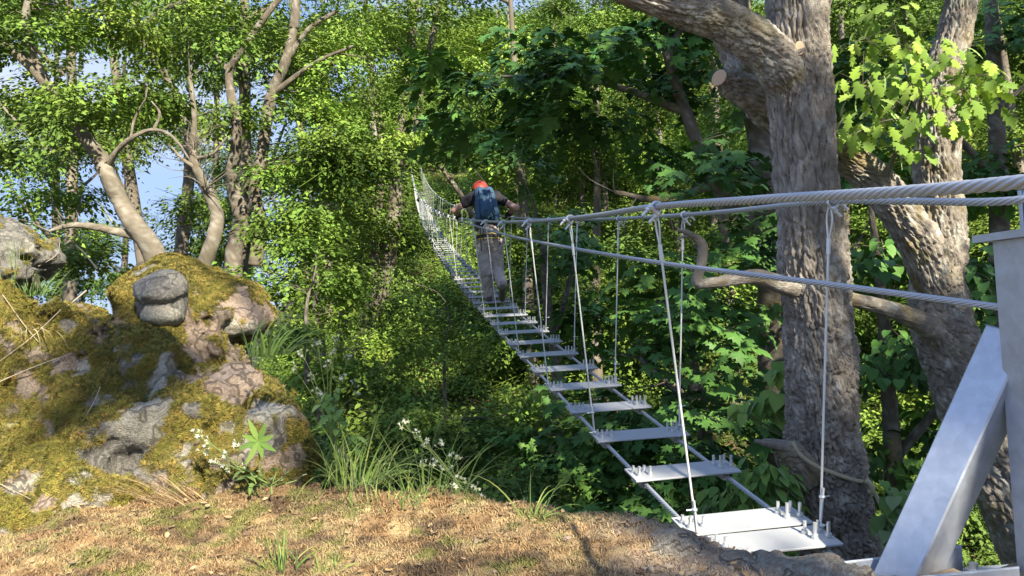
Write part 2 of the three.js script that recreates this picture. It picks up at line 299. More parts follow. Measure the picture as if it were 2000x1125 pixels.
{
  const A = [[P(190, 875, 3.7), [0.86, 0.62, 0.72]], [P(40, 700, 4.2), [0.72, 0.36, 0.6]], [P(500, 880, 3.4), [0.2, 0.3, 0.3]], [P(420, 790, 3.5), [0.3, 0.22, 0.3]], [P(120, 1010, 3.1), [0.34, 0.3, 0.32]], [P(330, 700, 4.05), [0.42, 0.24, 0.35]], [P(300, 640, 4.15), [0.3, 0.14, 0.3]], [P(-120, 850, 3.5), [0.7, 0.75, 0.6]], [P(330, 980, 3.3), [0.35, 0.25, 0.25]], [P(40, 640, 4.9), [0.85, 0.3, 0.6]]];
  const [lo, hi] = box3(A, 0.12); lo.y = Math.max(lo.y, -1.15); lo.x = Math.max(lo.x, -2.6);
  boulder('mossy_outcrop', 'large outcrop thick with yellow green moss beside the foreground ledge', lo, hi, 0.017, A, {
    k: 0.1, amp: 0.07, moss: 0.55, seed: 2, tufts: 100000, base: P(190, 1050, 3.4), patches: [
      [445, 725, 62, 'pink'], [400, 690, 40, 'pink'], [500, 790, 36, 'lichen'], [130, 690, 34, 'pink'], [155, 715, 22, 'lichen'], [330, 705, 24, 'lichen'], [285, 820, 52, 'lichen'], [240, 890, 55, 'grey'], [170, 1020, 60, 'lichen'], [30, 1090, 40, 'lichen'], [210, 770, 14, 'lichen'], [560, 850, 26, 'grey'], [590, 895, 30, 'pink'], [360, 800, 26, 'grey'], [80, 975, 26, 'pink'], [240, 545, 26, 'pink'], [140, 630, 24, 'grey'], [450, 830, 22, 'lichen'], [330, 970, 26, 'pink'], [10, 820, 14, 'lichen'], [260, 690, 22, 'grey']],
  });
  const B = [[P(345, 575, 4.45), [0.34, 0.24, 0.38]], [P(432, 606, 4.4), [0.3, 0.2, 0.34]]];
  boulder('mossy_boulder', 'rounded boulder with golden moss on top and a bare pinkish end', ...box3(B), 0.016, B, { k: 0.1, amp: 0.035, moss: 0.72, seed: 5, cut: 3, tufts: 26000, mossTop: 0.3, patches: [[495, 605, 48, 'pink'], [450, 645, 40, 'lichen'], [265, 520, 18, 'grey'], [505, 640, 30, 'lichen']] });
  const C = [[P(312, 560, 3.85), [0.15, 0.1, 0.15]], [P(322, 600, 3.87), [0.13, 0.1, 0.14]]];
  boulder('capped_stone', 'small grey round topped stone perched on the mossy outcrop', ...box3(C, 0.1), 0.01, C, { k: 0.025, amp: 0.014, moss: -0.6, seed: 8, cut: 5, bare: [0.4, 0.37, 0.3], patches: [[310, 555, 48, 'grey'], [310, 610, 34, 'lichen']] });
  const G = [[P(0, 455, 5.9), [0.24, 0.2, 0.3]], [P(40, 500, 5.8), [0.22, 0.14, 0.3]], [P(-60, 520, 5.7), [0.5, 0.28, 0.5]]];
  boulder('dark_rock', 'dark weathered rock rising behind the mossy outcrop', ...box3(G), 0.025, G, { k: 0.08, amp: 0.07, moss: 0.2, seed: 13, tufts: 8000, bare: [0.16, 0.13, 0.11], patches: [[20, 440, 50, 'grey']] });
  const H = [[P(1300, 1078, 2.42), [0.165, 0.062, 0.15]], [P(1235, 1080, 2.45), [0.08, 0.055, 0.1]]];
  boulder('ledge_stone', 'bare grey brown stone at the ledge edge touching the double tread', ...box3(H, 0.1), 0.009, H, { k: 0.04, amp: 0.026, moss: -0.5, seed: 21, bare: [0.24, 0.2, 0.155] });
  const I = [[P(1455, 1100, 2.25), [0.085, 0.045, 0.1]]];
  boulder('ledge_stone', 'small dark grey stone under the near edge of the double tread', ...box3(I, 0.08), 0.009, I, { k: 0.03, amp: 0.02, moss: -0.6, seed: 25, bare: [0.25, 0.22, 0.19] });
  const J = [[P(1560, 1128, 2.15), [0.16, 0.04, 0.12]], [P(1660, 1140, 2.1), [0.13, 0.045, 0.1]]];
  boulder('ledge_stone', 'flat tan stone in front of the steel base beam', ...box3(J, 0.08), 0.01, J, { k: 0.05, amp: 0.025, moss: -0.6, seed: 29, bare: [0.25, 0.205, 0.16] });
}
// ---------- suspension bridge ----------
const sOf = D => D - 3.34;
const axX = D => { const s = sOf(D); return 0.75 - 0.1635 * s + 0.00037 * s * s; };
const axY = D => { const s = sOf(D); return -0.77 + 0.137 * s + 0.0017 * s * s; };
const axis = D => V(axX(D), axY(D), -D);
const along = D => axis(D + 0.02).sub(axis(D - 0.02)).normalize();
const across = D => along(D).cross(V(0, 1, 0)).normalize();
const handUp = D => 1.09 + 0.13 * Math.exp(-(D - 2.5) / 3.2);
const handAt = (D, side) => axis(D).addScaledVector(across(D), side * (0.32 + 0.02 * (1 - sstep(2.5, 4, D)))).add(V(0, handUp(D), 0));
const footAt = (D, side) => axis(D).addScaledVector(across(D), side * 0.195).add(V(0, -0.03, 0));
const END = 48.5, treadD = [2.68, 2.862]; for (let D = 3.425; D < END; D += 0.57) treadD.push(D);
function spangle(seed, w = 256) {
  const r = lcg(seed), n = 90, pts = []; for (let i = 0; i < n; i++) pts.push([r(), r(), r()]);
  const d = new Uint8Array(w * w * 4), e = new Uint8Array(w * w * 4);
  for (let j = 0; j < w; j++) for (let i = 0; i < w; i++) {
    let b = 9, k = 0; for (const p of pts) { let dx = Math.abs(p[0] - i / w), dy = Math.abs(p[1] - j / w); dx = Math.min(dx, 1 - dx); dy = Math.min(dy, 1 - dy); const q = dx * dx + dy * dy; if (q < b) { b = q; k = p[2]; } }
    const f = fbm(i / w * 6, j / w * 6, seed, 4), v = clamp(0.92 + (k - 0.5) * 0.05 + f * 0.05), o = (j * w + i) * 4;
    d[o] = v * 250; d[o + 1] = v * 252; d[o + 2] = v * 255; d[o + 3] = 255;
    const rr = clamp(0.75 + (k - 0.5) * 0.1 + f * 0.1); e[o] = e[o + 1] = e[o + 2] = rr * 255; e[o + 3] = 255;
  }
  return [d, e].map((a, i) => { const t = new THREE.DataTexture(a, w, w); t.wrapS = t.wrapT = THREE.RepeatWrapping; t.magFilter = THREE.LinearFilter; t.repeat.set(3.2, 3.2); if (!i) t.colorSpace = THREE.SRGBColorSpace; t.needsUpdate = true; return t; });
}
const [spC, spR] = spangle(4);
const GALV = new THREE.MeshStandardMaterial({ color: rgb(0.6, 0.65, 0.73), metalness: 0.6, roughness: 0.55, map: spC, roughnessMap: spR });
const PLATE = new THREE.MeshStandardMaterial({ color: rgb(0.52, 0.53, 0.535), metalness: 0.15, roughness: 0.75, map: spC, roughnessMap: spR });
const STEEL = std([0.66, 0.68, 0.69], 0.42, 0.7), ROPE = std([0.47, 0.5, 0.55], 0.5, 0.55), WIRE = std([0.68, 0.69, 0.68], 0.5, 0.4);
const bridge = thing('suspension_bridge', 'narrow galvanised wire rope footbridge with metal rungs crossing the wooded ravine', 'footbridge', axis(2.7));
const B0 = bridge.position;
const kid = (name, geo, mat, parent = bridge, at = B0) => { geo.translate(-at.x, -at.y, -at.z); return mk(name, geo, mat, parent); };
// wire rope: six helical strands near the camera, plain farther off
function rope(path, R, nearTo = 1e9, lay = 0.15, step = 0.011) {
  const prof = [], pos = [], idx = []; for (let k = 0; k < 6; k++) for (const a of [-30, -19, -7, 7, 19]) { const q = a * Math.PI / 180; prof.push([k * Math.PI / 3 + q, R * (Math.cos(q) * 2 / 3 + Math.sqrt(Math.max(0, 1 / 9 - 4 / 9 * Math.sin(q) ** 2)))]); }
  const n = prof.length, curve = new THREE.CatmullRomCurve3(path, false, 'centripetal'), L = curve.getLength(); curve.arcLengthDivisions = 2000; curve.updateArcLengths();
  const up = V(0, 1, 0); let s = 0, ring = 0;
  while (true) {
    const u = Math.min(1, s / L), p = curve.getPointAt(u), T = curve.getTangentAt(u), A = T.clone().cross(up).normalize(), B = A.clone().cross(T), w = s / lay * Math.PI * 2;
    for (const [a, r] of prof) { const c = Math.cos(a + w) * r, e = Math.sin(a + w) * r; pos.push(p.x + A.x * c + B.x * e, p.y + A.y * c + B.y * e, p.z + A.z * c + B.z * e); }
    if (ring) for (let j = 0; j < n; j++) { const a = (ring - 1) * n + j, b = (ring - 1) * n + (j + 1) % n; idx.push(a, a + n, b, b, a + n, b + n); }
    ring++; if (u >= 1) break; const dist = p.length(); s = Math.min(L, s + (dist < nearTo ? step : step * 3));
  }
  return geoFrom(pos, idx);
}
const span = (f, a, b, st = 0.8) => { const o = []; for (let D = a; D < b; D += st) o.push(f(D)); o.push(f(b)); return o; };
const postTop = P(1962, 393, 2.04);
for (const side of [-1, 1]) {
  kid('foot_cable', rope(span(D => footAt(D, side), 2.35, END), 0.0105, 7), ROPE);
  const hp = span(D => handAt(D, side), 2.66, END);
  if (side < 0) hp.unshift(V(1.75, 0.02, 2.4), V(1.06, 0.1, -0.2), P(2010, 354, 1.12), handAt(2.66, -1).lerp(P(2010, 354, 1.12), 0.5));
  else hp.unshift(P(2120, 375, 1.86), postTop, handAt(2.66, 1).lerp(postTop, 0.5));
  kid('hand_cable', rope(hp, 0.0122, 8), ROPE);
}
{
  const a = P(1968, 602, 2.2), m1 = P(1600, 553, 2.72), m2 = P(1300, 515, 3.45), m3 = P(1100, 482, 4.75), m4 = P(1000, 462, 6.1), e = handAt(8.4, -1).add(V(0.03, -0.07, 0));
  kid('safety_cable', rope([a, m1, m2, m3, m4, e, ...span(D => handAt(D, -1).add(V(0.035, -0.06, 0)), 9.4, END, 1.4)], 0.0115, 7), ROPE);
}
// bolts and clamps
const hex = (r, h) => { const g = new THREE.CylinderGeometry(r, r, h, 6); return g; };
const boltGeo = join([new THREE.CylinderGeometry(0.0065, 0.0065, 0.052, 8).translate(0, 0.026, 0), hex(0.0125, 0.011).translate(0, 0.0095, 0), new THREE.CylinderGeometry(0.0145, 0.0145, 0.003, 10).translate(0, 0.0015, 0)]);
const saddleGeo = join([cbox(0.085, 0.022, 0.05, 0.004).translate(0, -0.014, 0), new THREE.TorusGeometry(0.018, 0.0065, 6, 12, Math.PI).rotateZ(Math.PI).translate(0, -0.028, 0.02), new THREE.TorusGeometry(0.018, 0.0065, 6, 12, Math.PI).rotateZ(Math.PI).translate(0, -0.028, -0.02), new THREE.CylinderGeometry(0.02, 0.02, 0.062, 10).rotateX(Math.PI / 2).translate(0, -0.03, 0)]);
const plateGeo = cbox(0.5, 0.009, 0.165, 0.002);
const boltSpots = []; for (const s of [-1, 1]) for (const [x, z] of [[-0.032, -0.022], [0.02, -0.022], [-0.02, 0.025], [0.032, 0.025]]) boltSpots.push([s * 0.195 + x, z]);
const farTread = join([plateGeo, ...boltSpots.map(([x, z]) => new THREE.CylinderGeometry(0.009, 0.009, 0.045, 5).translate(x, 0.025, z)), ...[-1, 1].map(s => cbox(0.085, 0.05, 0.06).translate(s * 0.195, -0.03, 0))]);
treadD.forEach((D, i) => {
  const near = D < 9.2, m = mk('tread', near ? plateGeo : farTread, PLATE, bridge), t = along(D), x = across(D), y = x.clone().cross(t);
  const q = new THREE.Quaternion().setFromRotationMatrix(new THREE.Matrix4().makeBasis(x, y, t.clone().negate()));
  m.position.copy(axis(D)).sub(B0); m.quaternion.copy(q).multiply(yawQ((((i * 37) % 11) - 5) * 0.003));
  if (near) {
    for (const [bx, bz] of boltSpots) { const b = mk('bolt', boltGeo, STEEL, m); b.position.set(bx, 0.0045, bz); b.rotation.y = (bx * 91 + bz * 57 + i) % 1; b.scale.y = 0.85 + ((bx * 977 + i * 13) % 1) * 0.3; }
    for (const s of [-1, 1]) mk('clamp', saddleGeo, STEEL, m).position.set(s * 0.195, -0.004, 0);
  }
});
// hangers
const teardrop = (a, b, w, sideV) => sweep([a, a.clone().lerp(b, 0.35).addScaledVector(sideV, w), b], [0.0035, 0.0035], { radial: 6, step: 0.015 });
for (let i = 1, k = 0; i < treadD.length; i += 2, k++) for (const side of [-1, 1]) {
  const D = i === 1 ? treadD[0] : treadD[i], top = handAt(D, side), bot = axis(D).addScaledVector(across(D), side * 0.238).addScaledVector(along(D), 0.04), t = along(D), x = across(D), near = D < 9.6;
  const dir = bot.clone().sub(top).normalize(), fer = top.clone().addScaledVector(dir, 0.15), lo = bot.clone().addScaledVector(dir, -0.16);
  if (!near) { kid('hanger', join([bar(top.clone(), bot, 0.0042, 5), cbox(0.03, 0.05, 0.03).translate(top.x + side * 0.012, top.y - 0.01, top.z)]), WIRE); continue; }
  const h = kid('hanger', join([bar(fer, bot, 0.0045, 8), teardrop(top.clone().addScaledVector(t, 0.006).addScaledVector(dir, 0.018), fer, 0.012, t), teardrop(top.clone().addScaledVector(t, -0.006).addScaledVector(dir, 0.018), fer, -0.016, t), bar(lo.clone().addScaledVector(t, -0.013), bot, 0.0043, 8)]), WIRE);
  kid('ferrule', bar(fer.clone().addScaledVector(dir, -0.015), fer.clone().addScaledVector(dir, 0.045), 0.008, 10), STEEL, h);
  for (const e of [0.02, 0.125]) { const c = bot.clone().addScaledVector(dir, -e).addScaledVector(t, -0.006); kid('bottom_clip', join([bar(c.clone().addScaledVector(x, -0.012), c.clone().addScaledVector(x, side * 0.03), 0.0035, 6), new THREE.SphereGeometry(0.012, 8, 6).scale(1, 0.7, 1.2).translate(c.x, c.y, c.z)]), STEEL, h); }
  // saddle clip: U bolt over the cable, two threaded ends with nuts outward and down
  const out = x.clone().multiplyScalar(side).add(V(0, -1.0, 0)).normalize(), up2 = t.clone().cross(out).normalize(), G = [];
  for (const e of [-1, 1]) {
    const c = top.clone().addScaledVector(t, e * 0.017), perp = up2.clone();
    const arc = []; for (let a = 0; a <= 6; a++) { const w = a / 6 * Math.PI; arc.push(c.clone().addScaledVector(perp, Math.cos(w) * 0.018).addScaledVector(out, -Math.sin(w) * 0.018)); }
    if (e < 0) { G.push(sweep(arc, [0.006, 0.006], { radial: 6, step: 0.008 })); for (const f of [arc[0], arc[6]]) { G.push(bar(f, f.clone().addScaledVector(out, 0.062), 0.006, 8), bar(f.clone().addScaledVector(out, 0.026), f.clone().addScaledVector(out, 0.036), 0.0115, 6)); } }
  }
  const sd = cbox(0.05, 0.016, 0.03, 0.004); sd.applyMatrix4(new THREE.Matrix4().makeBasis(up2, out, up2.clone().cross(out))); const sc = top.clone().addScaledVector(t, -0.017).addScaledVector(out, 0.018); sd.translate(sc.x, sc.y, sc.z); G.push(sd);
  kid('cable_clip', join(G), STEEL, h);
}
// sockets of the foot cables
for (const side of [-1, 1]) { const a = footAt(2.62, side), b = footAt(2.34, side); kid('cable_socket', join([bar(a, b, 0.014, 14, 0.02), bar(footAt(2.5, side), b, 0.021, 14)]), STEEL); }

// ---------- steel pylon ----------
{
  const base = P(1990, 1135, 2.15); base.y = -1.05;
  const py = thing('steel_pylon', 'galvanised steel post with slanting box brace holding the bridge cables', 'pylon', base);
  const k2 = (n, g, m, p = py) => kid(n, g, m, p, base);
  const topC = P(1948, 470, 2.1), W = 0.2, Q = yawQ(0.16), put = (g, c) => { g.applyQuaternion(Q); g.translate(c.x, c.y, c.z); return g; };
  const cx = topC.x + W / 2 + 0.075, cz = topC.z - W / 2 + 0.06, h = topC.y + 0.005 + 1.05;
  k2('post', put(cbox(W, h, W, 0.008), V(cx, -1.05 + h / 2, cz)), GALV);
  k2('cap_plate', put(cbox(W + 0.07, 0.022, W + 0.07, 0.004), V(cx, topC.y + 0.017, cz)), GALV);
  const weld = []; for (let i = 0; i < 14; i++) weld.push(V(cx - W / 2 - 0.002 + W * i / 13, topC.y + 0.002, cz + W / 2 + 0.002 - 0.16 * W * (i / 13 - 0.5) * 1));
  k2('weld_bead', sweep(weld, [0.007, 0.007], { radial: 6, step: 0.01, off: (s) => Math.sin(s * 420) * 0.0012 }), GALV);
  // saddle: gusset and curved trough carrying the right hand cable
  const sT = postTop.clone().add(V(0.13, -0.045, 0.02));
  k2('gusset', put(cbox(0.19, 0.12, 0.014, 0.003), V(cx + 0.02, topC.y + 0.085, cz + 0.09)), GALV);
  k2('gusset', put(cbox(0.19, 0.12, 0.014, 0.003), V(cx + 0.02, topC.y + 0.085, cz - 0.02)), GALV);
  const tr = new THREE.Shape(); tr.absarc(0, 0, 0.19, 0.1, Math.PI * 0.76, false); tr.absarc(0, 0, 0.165, Math.PI * 0.76, 0.1, true);
  const tg = new THREE.ExtrudeGeometry(tr, { depth: 0.1, bevelEnabled: true, bevelSize: 0.004, bevelThickness: 0.004, bevelSegments: 1, curveSegments: 18 });
  k2('saddle', put(tg, V(cx + 0.06, topC.y - 0.005, cz - 0.01)), GALV);
  // brace
  const a = P(1985, 655, 2.26), b = P(1722, 1230, 2.3), d = b.clone().sub(a), L = d.length() + 0.05; d.normalize();
  const view = a.clone().add(b).multiplyScalar(0.5).negate().normalize(), s1 = d.clone().cross(view).normalize(), f1 = s1.clone().cross(d).normalize(), al = -0.50;
  const ux = s1.clone().multiplyScalar(Math.cos(al)).addScaledVector(f1, Math.sin(al)), uz = d.clone().cross(ux).normalize();
  const bg = cbox(0.125, L, 0.125, 0.005); bg.applyMatrix4(new THREE.Matrix4().makeBasis(ux, d, ux.clone().cross(d).normalize())); const bc = a.clone().addScaledVector(d, L / 2); bg.translate(bc.x, bc.y, bc.z);
  k2('brace', bg, GALV);
  // base beams
  const e1 = P(1470, 1116, 2.32), e2 = P(1800, 1079, 2.36), ev = e2.clone().sub(e1), el = ev.length(); ev.normalize();
  const beam = (c0, c1, hh, dd) => { const v = c1.clone().sub(c0), l = v.length(); v.normalize(); const fz = v.clone().cross(V(0, 1, 0)).normalize(); const g = cbox(l, hh, dd, 0.004); g.applyMatrix4(new THREE.Matrix4().makeBasis(v, fz.clone().negate().cross(v).normalize(), fz.clone().negate())); const m = c0.clone().add(c1).multiplyScalar(0.5); g.translate(m.x, m.y - hh / 2, m.z); return g; };
  k2('base_beam', beam(e1, e2, 0.16, 0.012), GALV);
  k2('base_beam', beam(P(1740, 1131, 2.0), P(1990, 1106, 2.03), 0.14, 0.012), GALV);
  k2('base_plate', beam(P(1690, 1160, 2.3), P(2060, 1130, 2.35), 0.016, 0.3), GALV);
  k2('lug', put(cbox(0.085, 0.13, 0.014, 0.006), P(1857, 1108, 2.3)), GALV);
  const nt = P(1902, 1117, 2.25); k2('anchor_nut', join([hex(0.024, 0.02).translate(nt.x, nt.y, nt.z), new THREE.CylinderGeometry(0.013, 0.013, 0.03, 10).translate(nt.x, nt.y + 0.012, nt.z)]), STEEL);
}
// ---------- leaves ----------
function leafShape(half, fold = 0.25, droop = 0.25) {   // half: [x, y] outline from base to tip, unit length; midrib folded
  const pos = [], idx = [], z = (x, y) => fold * Math.abs(x) - droop * y * y;
  half.forEach(([x, y]) => pos.push(0, z(0, y), y, x, z(x, y), y, -x, z(x, y), y));
  for (let i = 0; i < half.length - 1; i++) { const a = i * 3, b = a + 3; idx.push(a, b, a + 1, a + 1, b, b + 1, a, a + 2, b, a + 2, b + 2, b); }
  return geoFrom(pos, idx);
}
const OVATE = leafShape([[0, 0], [0.24, 0.25], [0.27, 0.5], [0.14, 0.82], [0, 1]]);
const LEAFLET = leafShape([[0, 0], [0.27, 0.42], [0, 1]]);
const CORDATE = leafShape([[0.02, 0], [0.36, 0.02], [0.42, 0.3], [0.34, 0.6], [0.12, 0.86], [0, 1]], 0.15, 0.3);
const OAKLEAF = leafShape([[0.015, 0], [0.07, 0.14], [0.17, 0.24], [0.1, 0.32], [0.25, 0.43], [0.15, 0.52], [0.3, 0.66], [0.18, 0.72], [0.22, 0.86], [0.08, 0.9], [0, 1]], 0.3, 0.3);
const OAKLEAF2 = leafShape([[0.015, 0], [0.06, 0.12], [0.2, 0.3], [0.1, 0.38], [0.28, 0.55], [0.15, 0.6], [0.26, 0.78], [0.12, 0.82], [0.1, 0.94], [0, 1]], -0.25, 0.7);
const MAPLE = (() => {
  const h = [[0, 0.02], [0.16, -0.07], [0.42, -0.14], [0.34, 0.06], [0.72, 0.34], [0.5, 0.36], [0.54, 0.5], [0.24, 0.42], [0.3, 0.7], [0.13, 0.66], [0, 1]];
  const out = [...h, ...h.slice(1, -1).reverse().map(([x, y]) => [-x, y])], pos = [0, 0.04, 0.28], idx = [];
  out.forEach(([x, y]) => pos.push(x * 0.95, -0.22 * (x * x + (y - 0.28) ** 2) + 0.05 * Math.sin(x * 9), y)); out.forEach((_, i) => idx.push(0, 1 + (i + 1) % out.length, 1 + i)); return geoFrom(pos, idx);
})();
function spray(leaf, n, len, size, seed, { flat = 0.35, arms = 3, droop = 0.3 } = {}) {
  const r = lcg(seed), G = [];
  for (let i = 0; i < n; i++) {
    const arm = i % arms, aA = (arm - (arms - 1) / 2) * 0.75, t = 0.15 + 0.85 * r(), px = Math.sin(aA * 3 / Math.max(3, arms - 1)) * len * t, pz = Math.cos(aA * 3 / Math.max(3, arms - 1)) * len * t;
    const g = leaf.clone(), s = size * (0.65 + 0.6 * r()); g.scale(s, s, s);
    g.rotateZ((r() - 0.5) * 1.3); g.rotateX(droop * (0.2 + r()) + (r() - 0.5) * 0.5); g.rotateY(aA + (i % 2 ? 1 : -1) * (0.3 + r() * 0.9));
    g.translate(px + (r() - 0.5) * size * 0.6, (r() - 0.5) * len * flat - droop * t * t * len * 0.4, pz + (r() - 0.5) * size * 0.6); G.push(g);
  }
  for (let a = 0; a < arms; a++) { const aA = (a - (arms - 1) / 2) * 0.75; G.push(bar(V(0, 0, 0), V(Math.sin(aA) * len, -droop * len * 0.35, Math.cos(aA) * len), len * 0.008, 3, len * 0.003)); }
  return join(G);
}
const SPRAY = {
  small: [1, 2].map(s => spray(OVATE, 52, 0.36, 0.06, s, { flat: 0.42, arms: 4 })),
  fine: [3, 4].map(s => spray(LEAFLET, 150, 0.85, 0.085, s, { flat: 0.42, arms: 7 })),
  maple: [5, 6].map(s => spray(MAPLE, 11, 0.34, 0.125, s, { flat: 0.3, droop: 0.55 })),
  linden: [7, 8].map(s => spray(CORDATE, 14, 0.34, 0.1, s, { flat: 0.3, droop: 0.6 })),
};
const LEAFY = std([1, 1, 1], 0.72, 0, { side: THREE.DoubleSide });
const gauss = r => (r() + r() + r() - 1.5) * 1.15;
const PAL = {   // one set of leaf colours for each species
  hornbeam: [[0.135, 0.225, 0.024], [0.17, 0.265, 0.03], [0.105, 0.19, 0.02]],
  maple: [[0.07, 0.175, 0.028], [0.088, 0.205, 0.032], [0.055, 0.145, 0.024]],
};
// the walkway is kept clear of leaves, and so is the open air through which the photograph sees it
function blocked(p) {
  const D = -p.z; if (D < 0.5) return false; if (D < 49 && Math.abs(p.x - axX(D)) < 0.95 && p.y > axY(D) - 0.7 && p.y < axY(D) + 2) return true;
  const [x, y, d] = toPx(p); if (d < 10.5 && x > 840 && x < 1050 && y > 320 && y < 640) return true;
  if (y > 320 && y < 640) { const t = clamp((600 - y) / 255), bx = lerp(945, 812, Math.pow(t, 0.75)), bw = lerp(60, 26, t); if (Math.abs(x - bx) < bw && d < lerp(10, 47, t * t)) return true; }
  return false;
}
// foliage: blobs are {c, r:[x,y,z], n}; clumps of sprays inside each; returns the clump centres
function foliage(root, kind, blobs, pal, seed, { size = 1, clump = 0.3, per = 12, variant = 0, shell = 0.6 } = {}) {
  const r = lcg(seed * 13 + 5), list = [], centres = [], o = root.position;
  for (const b of blobs) {
    let left = b.n;
    while (left > 0) {
      let u = V(gauss(r), gauss(r), gauss(r)).normalize().multiplyScalar(Math.pow(r(), 1 - shell * 0.8));
      const c = V(b.c.x + u.x * b.r[0], b.c.y + u.y * b.r[1], b.c.z + u.z * b.r[2]); centres.push(c);
      const k = Math.min(left, Math.ceil(per * (0.5 + r()))), tone = 0.7 + r() * 0.6, base = pal[Math.floor(r() * pal.length)]; left -= k;
      for (let i = 0; i < k; i++) {
        const p = V(c.x + gauss(r) * clump, c.y + gauss(r) * clump * 0.5, c.z + gauss(r) * clump); if (blocked(p)) continue; const yaw = Math.atan2(p.x - b.c.x, p.z - b.c.z) + (r() - 0.5) * 2.4;
        const q = yawQ(yaw).multiply(new THREE.Quaternion().setFromEuler(new THREE.Euler((r() - 0.5) * 0.9 + 0.15, 0, (r() - 0.5) * 0.9)));
        const t = tone * (0.8 + r() * 0.4), y = 1 + (r() - 0.5) * 0.25;
        list.push([M4(p.sub(o), q, size * (0.7 + r() * 0.6)), [base[0] * t * y, base[1] * t, base[2] * t]]);
      }
    }
  }
  instanced('foliage', SPRAY[kind][variant], LEAFY, list, root); return centres;
}
// ---------- bark ----------
const barkOff = (depth, fx, fy, seed) => (s, a, r, p) => {
  const cx = Math.cos(a) * r, cz = Math.sin(a) * r, w = noise(cx * 5, s * 2.2, cz * 5 + seed) * 0.35;
  const n1 = Math.abs(noise(cx * fx + w * 1.5 + seed, s * fy * 0.55, cz * fx + w)), n2 = Math.abs(noise(cx * fx * 1.6 + seed, s * fy * 3 + w, cz * fx * 1.6)), n3 = Math.abs(noise(cx * fx * 2.3 + w, s * fy * 0.9 + seed, cz * fx * 2.3));
  return depth * (Math.min(1, n1 * 3.6) * 0.8 + Math.min(1, n3 * 3) * 0.3 + Math.min(1, n2 * 5) * 0.2 - 0.85) + fbm(cx * 3, s * 1.5 + seed, cz * 3, 2) * r * 0.16;
};
// oak bark: raised plates parted by fissures
function plates(s, a, N, row, seed) {
  const w1 = noise(Math.cos(a) * 1.6 + seed, s * 5, Math.sin(a) * 1.6) * 0.55, w2 = noise(Math.cos(a) * 1.6, s * 3 + seed, Math.sin(a) * 1.6 + 4) * 0.7, u = a / 6.28319 * N + w1, v = s / row + w2, iu = Math.floor(u), iv = Math.floor(v); let f1 = 9, f2 = 9, id = 0;
  for (let du = -1; du <= 1; du++) for (let dv = -1; dv <= 1; dv++) { const cu = iu + du, cv = iv + dv, h = Math.sin(((cu % N + N) % N) * 127.1 + cv * 311.7 + seed * 17.3) * 43758.5453, j1 = h - Math.floor(h), h2 = h * 1.37 + 0.31, j2 = h2 - Math.floor(h2), dx = cu + 0.15 + 0.7 * j1 - u, dy = cv + 0.1 + 0.8 * j2 - v, d = Math.sqrt(dx * dx + dy * dy); if (d < f1) { f2 = f1; f1 = d; id = j2; } else if (d < f2) f2 = d; }
  return [f2 - f1, id];
}
const plateOff = (depth, N, row, seed) => (s, a, r) => { const [e, id] = plates(s, a, N, row, seed), cx = Math.cos(a) * r, cz = Math.sin(a) * r, w = noise(cx * 5, s * 2.2, cz * 5 + seed) * 0.5, n1 = Math.abs(noise(cx * 20 + w + seed, s * 1.7, cz * 20 + w)); return depth * (sstep(0.01, 0.2, e) * (0.3 + 0.35 * id) + Math.min(1, n1 * 3) * 0.6 - 0.8) + depth * 0.3 * noise(cx * 70, s * 16, cz * 70) + fbm(cx * 3, s * 1.5 + seed, cz * 3, 2) * r * 0.16; };
const plateCol = (base, N, row, seed) => (p, s, a) => { const c = base(p, s, a), k = 0.86 + 0.28 * plates(s, a, N, row, seed)[1]; return [c[0] * k, c[1] * k, c[2] * k]; };
const barkCol = (a, b, lichen, moss, seed) => (p, s, ang) => {
  const n = fbm(p[0] * 6 + seed, p[1] * 6, p[2] * 6, 4), m = fbm(p[0] * 25, p[1] * 9, p[2] * 25 + seed, 3), g = fbm(p[0] * 3, p[1] * 3 + seed, p[2] * 3, 3);
  let c = mix3(a, b, clamp(0.5 + n * 0.9 + m * 0.6)); c = mix3(c, [0.46, 0.46, 0.41], lichen * sstep(0.12, 0.32, n * 0.6 + m * 0.7)); return mix3(c, [0.17, 0.13, 0.02], moss * sstep(0.1, 0.3, g + m * 0.3));
};
const BARK = vcol(0.95, { bumpMap: grainTex, bumpScale: 0.008 });
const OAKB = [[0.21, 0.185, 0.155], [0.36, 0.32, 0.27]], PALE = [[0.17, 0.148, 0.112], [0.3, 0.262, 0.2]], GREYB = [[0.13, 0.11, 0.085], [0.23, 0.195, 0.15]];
// a limb given as pixels with depth and radius: [px, py, d, r]
function limb(root, name, pts, { cols = PALE, depth = 0.009, fx = 45, fy = 9, radial = 14, step = 0.035, seed = 1, lichen = 0.4, moss = 0.1, plate = 0, row = 0.1 } = {}) {
  const w = pts.map(p => p.isVector3 ? p.clone() : P(p[0], p[1], p[2])), rr = pts.map(p => p.isVector3 ? p.r : p[3]);
  const g = sweep(w, rr, { radial, step, off: plate ? plateOff(depth, plate, row, seed) : depth ? barkOff(depth, fx, fy, seed) : null, color: plate ? plateCol(barkCol(...cols, lichen, moss, seed), plate, row, seed) : barkCol(...cols, lichen, moss, seed) });
  g.translate(-root.position.x, -root.position.y, -root.position.z); const m = mk(name, g, BARK, root); m.userData.path = null; delete m.userData.path; return w;
}
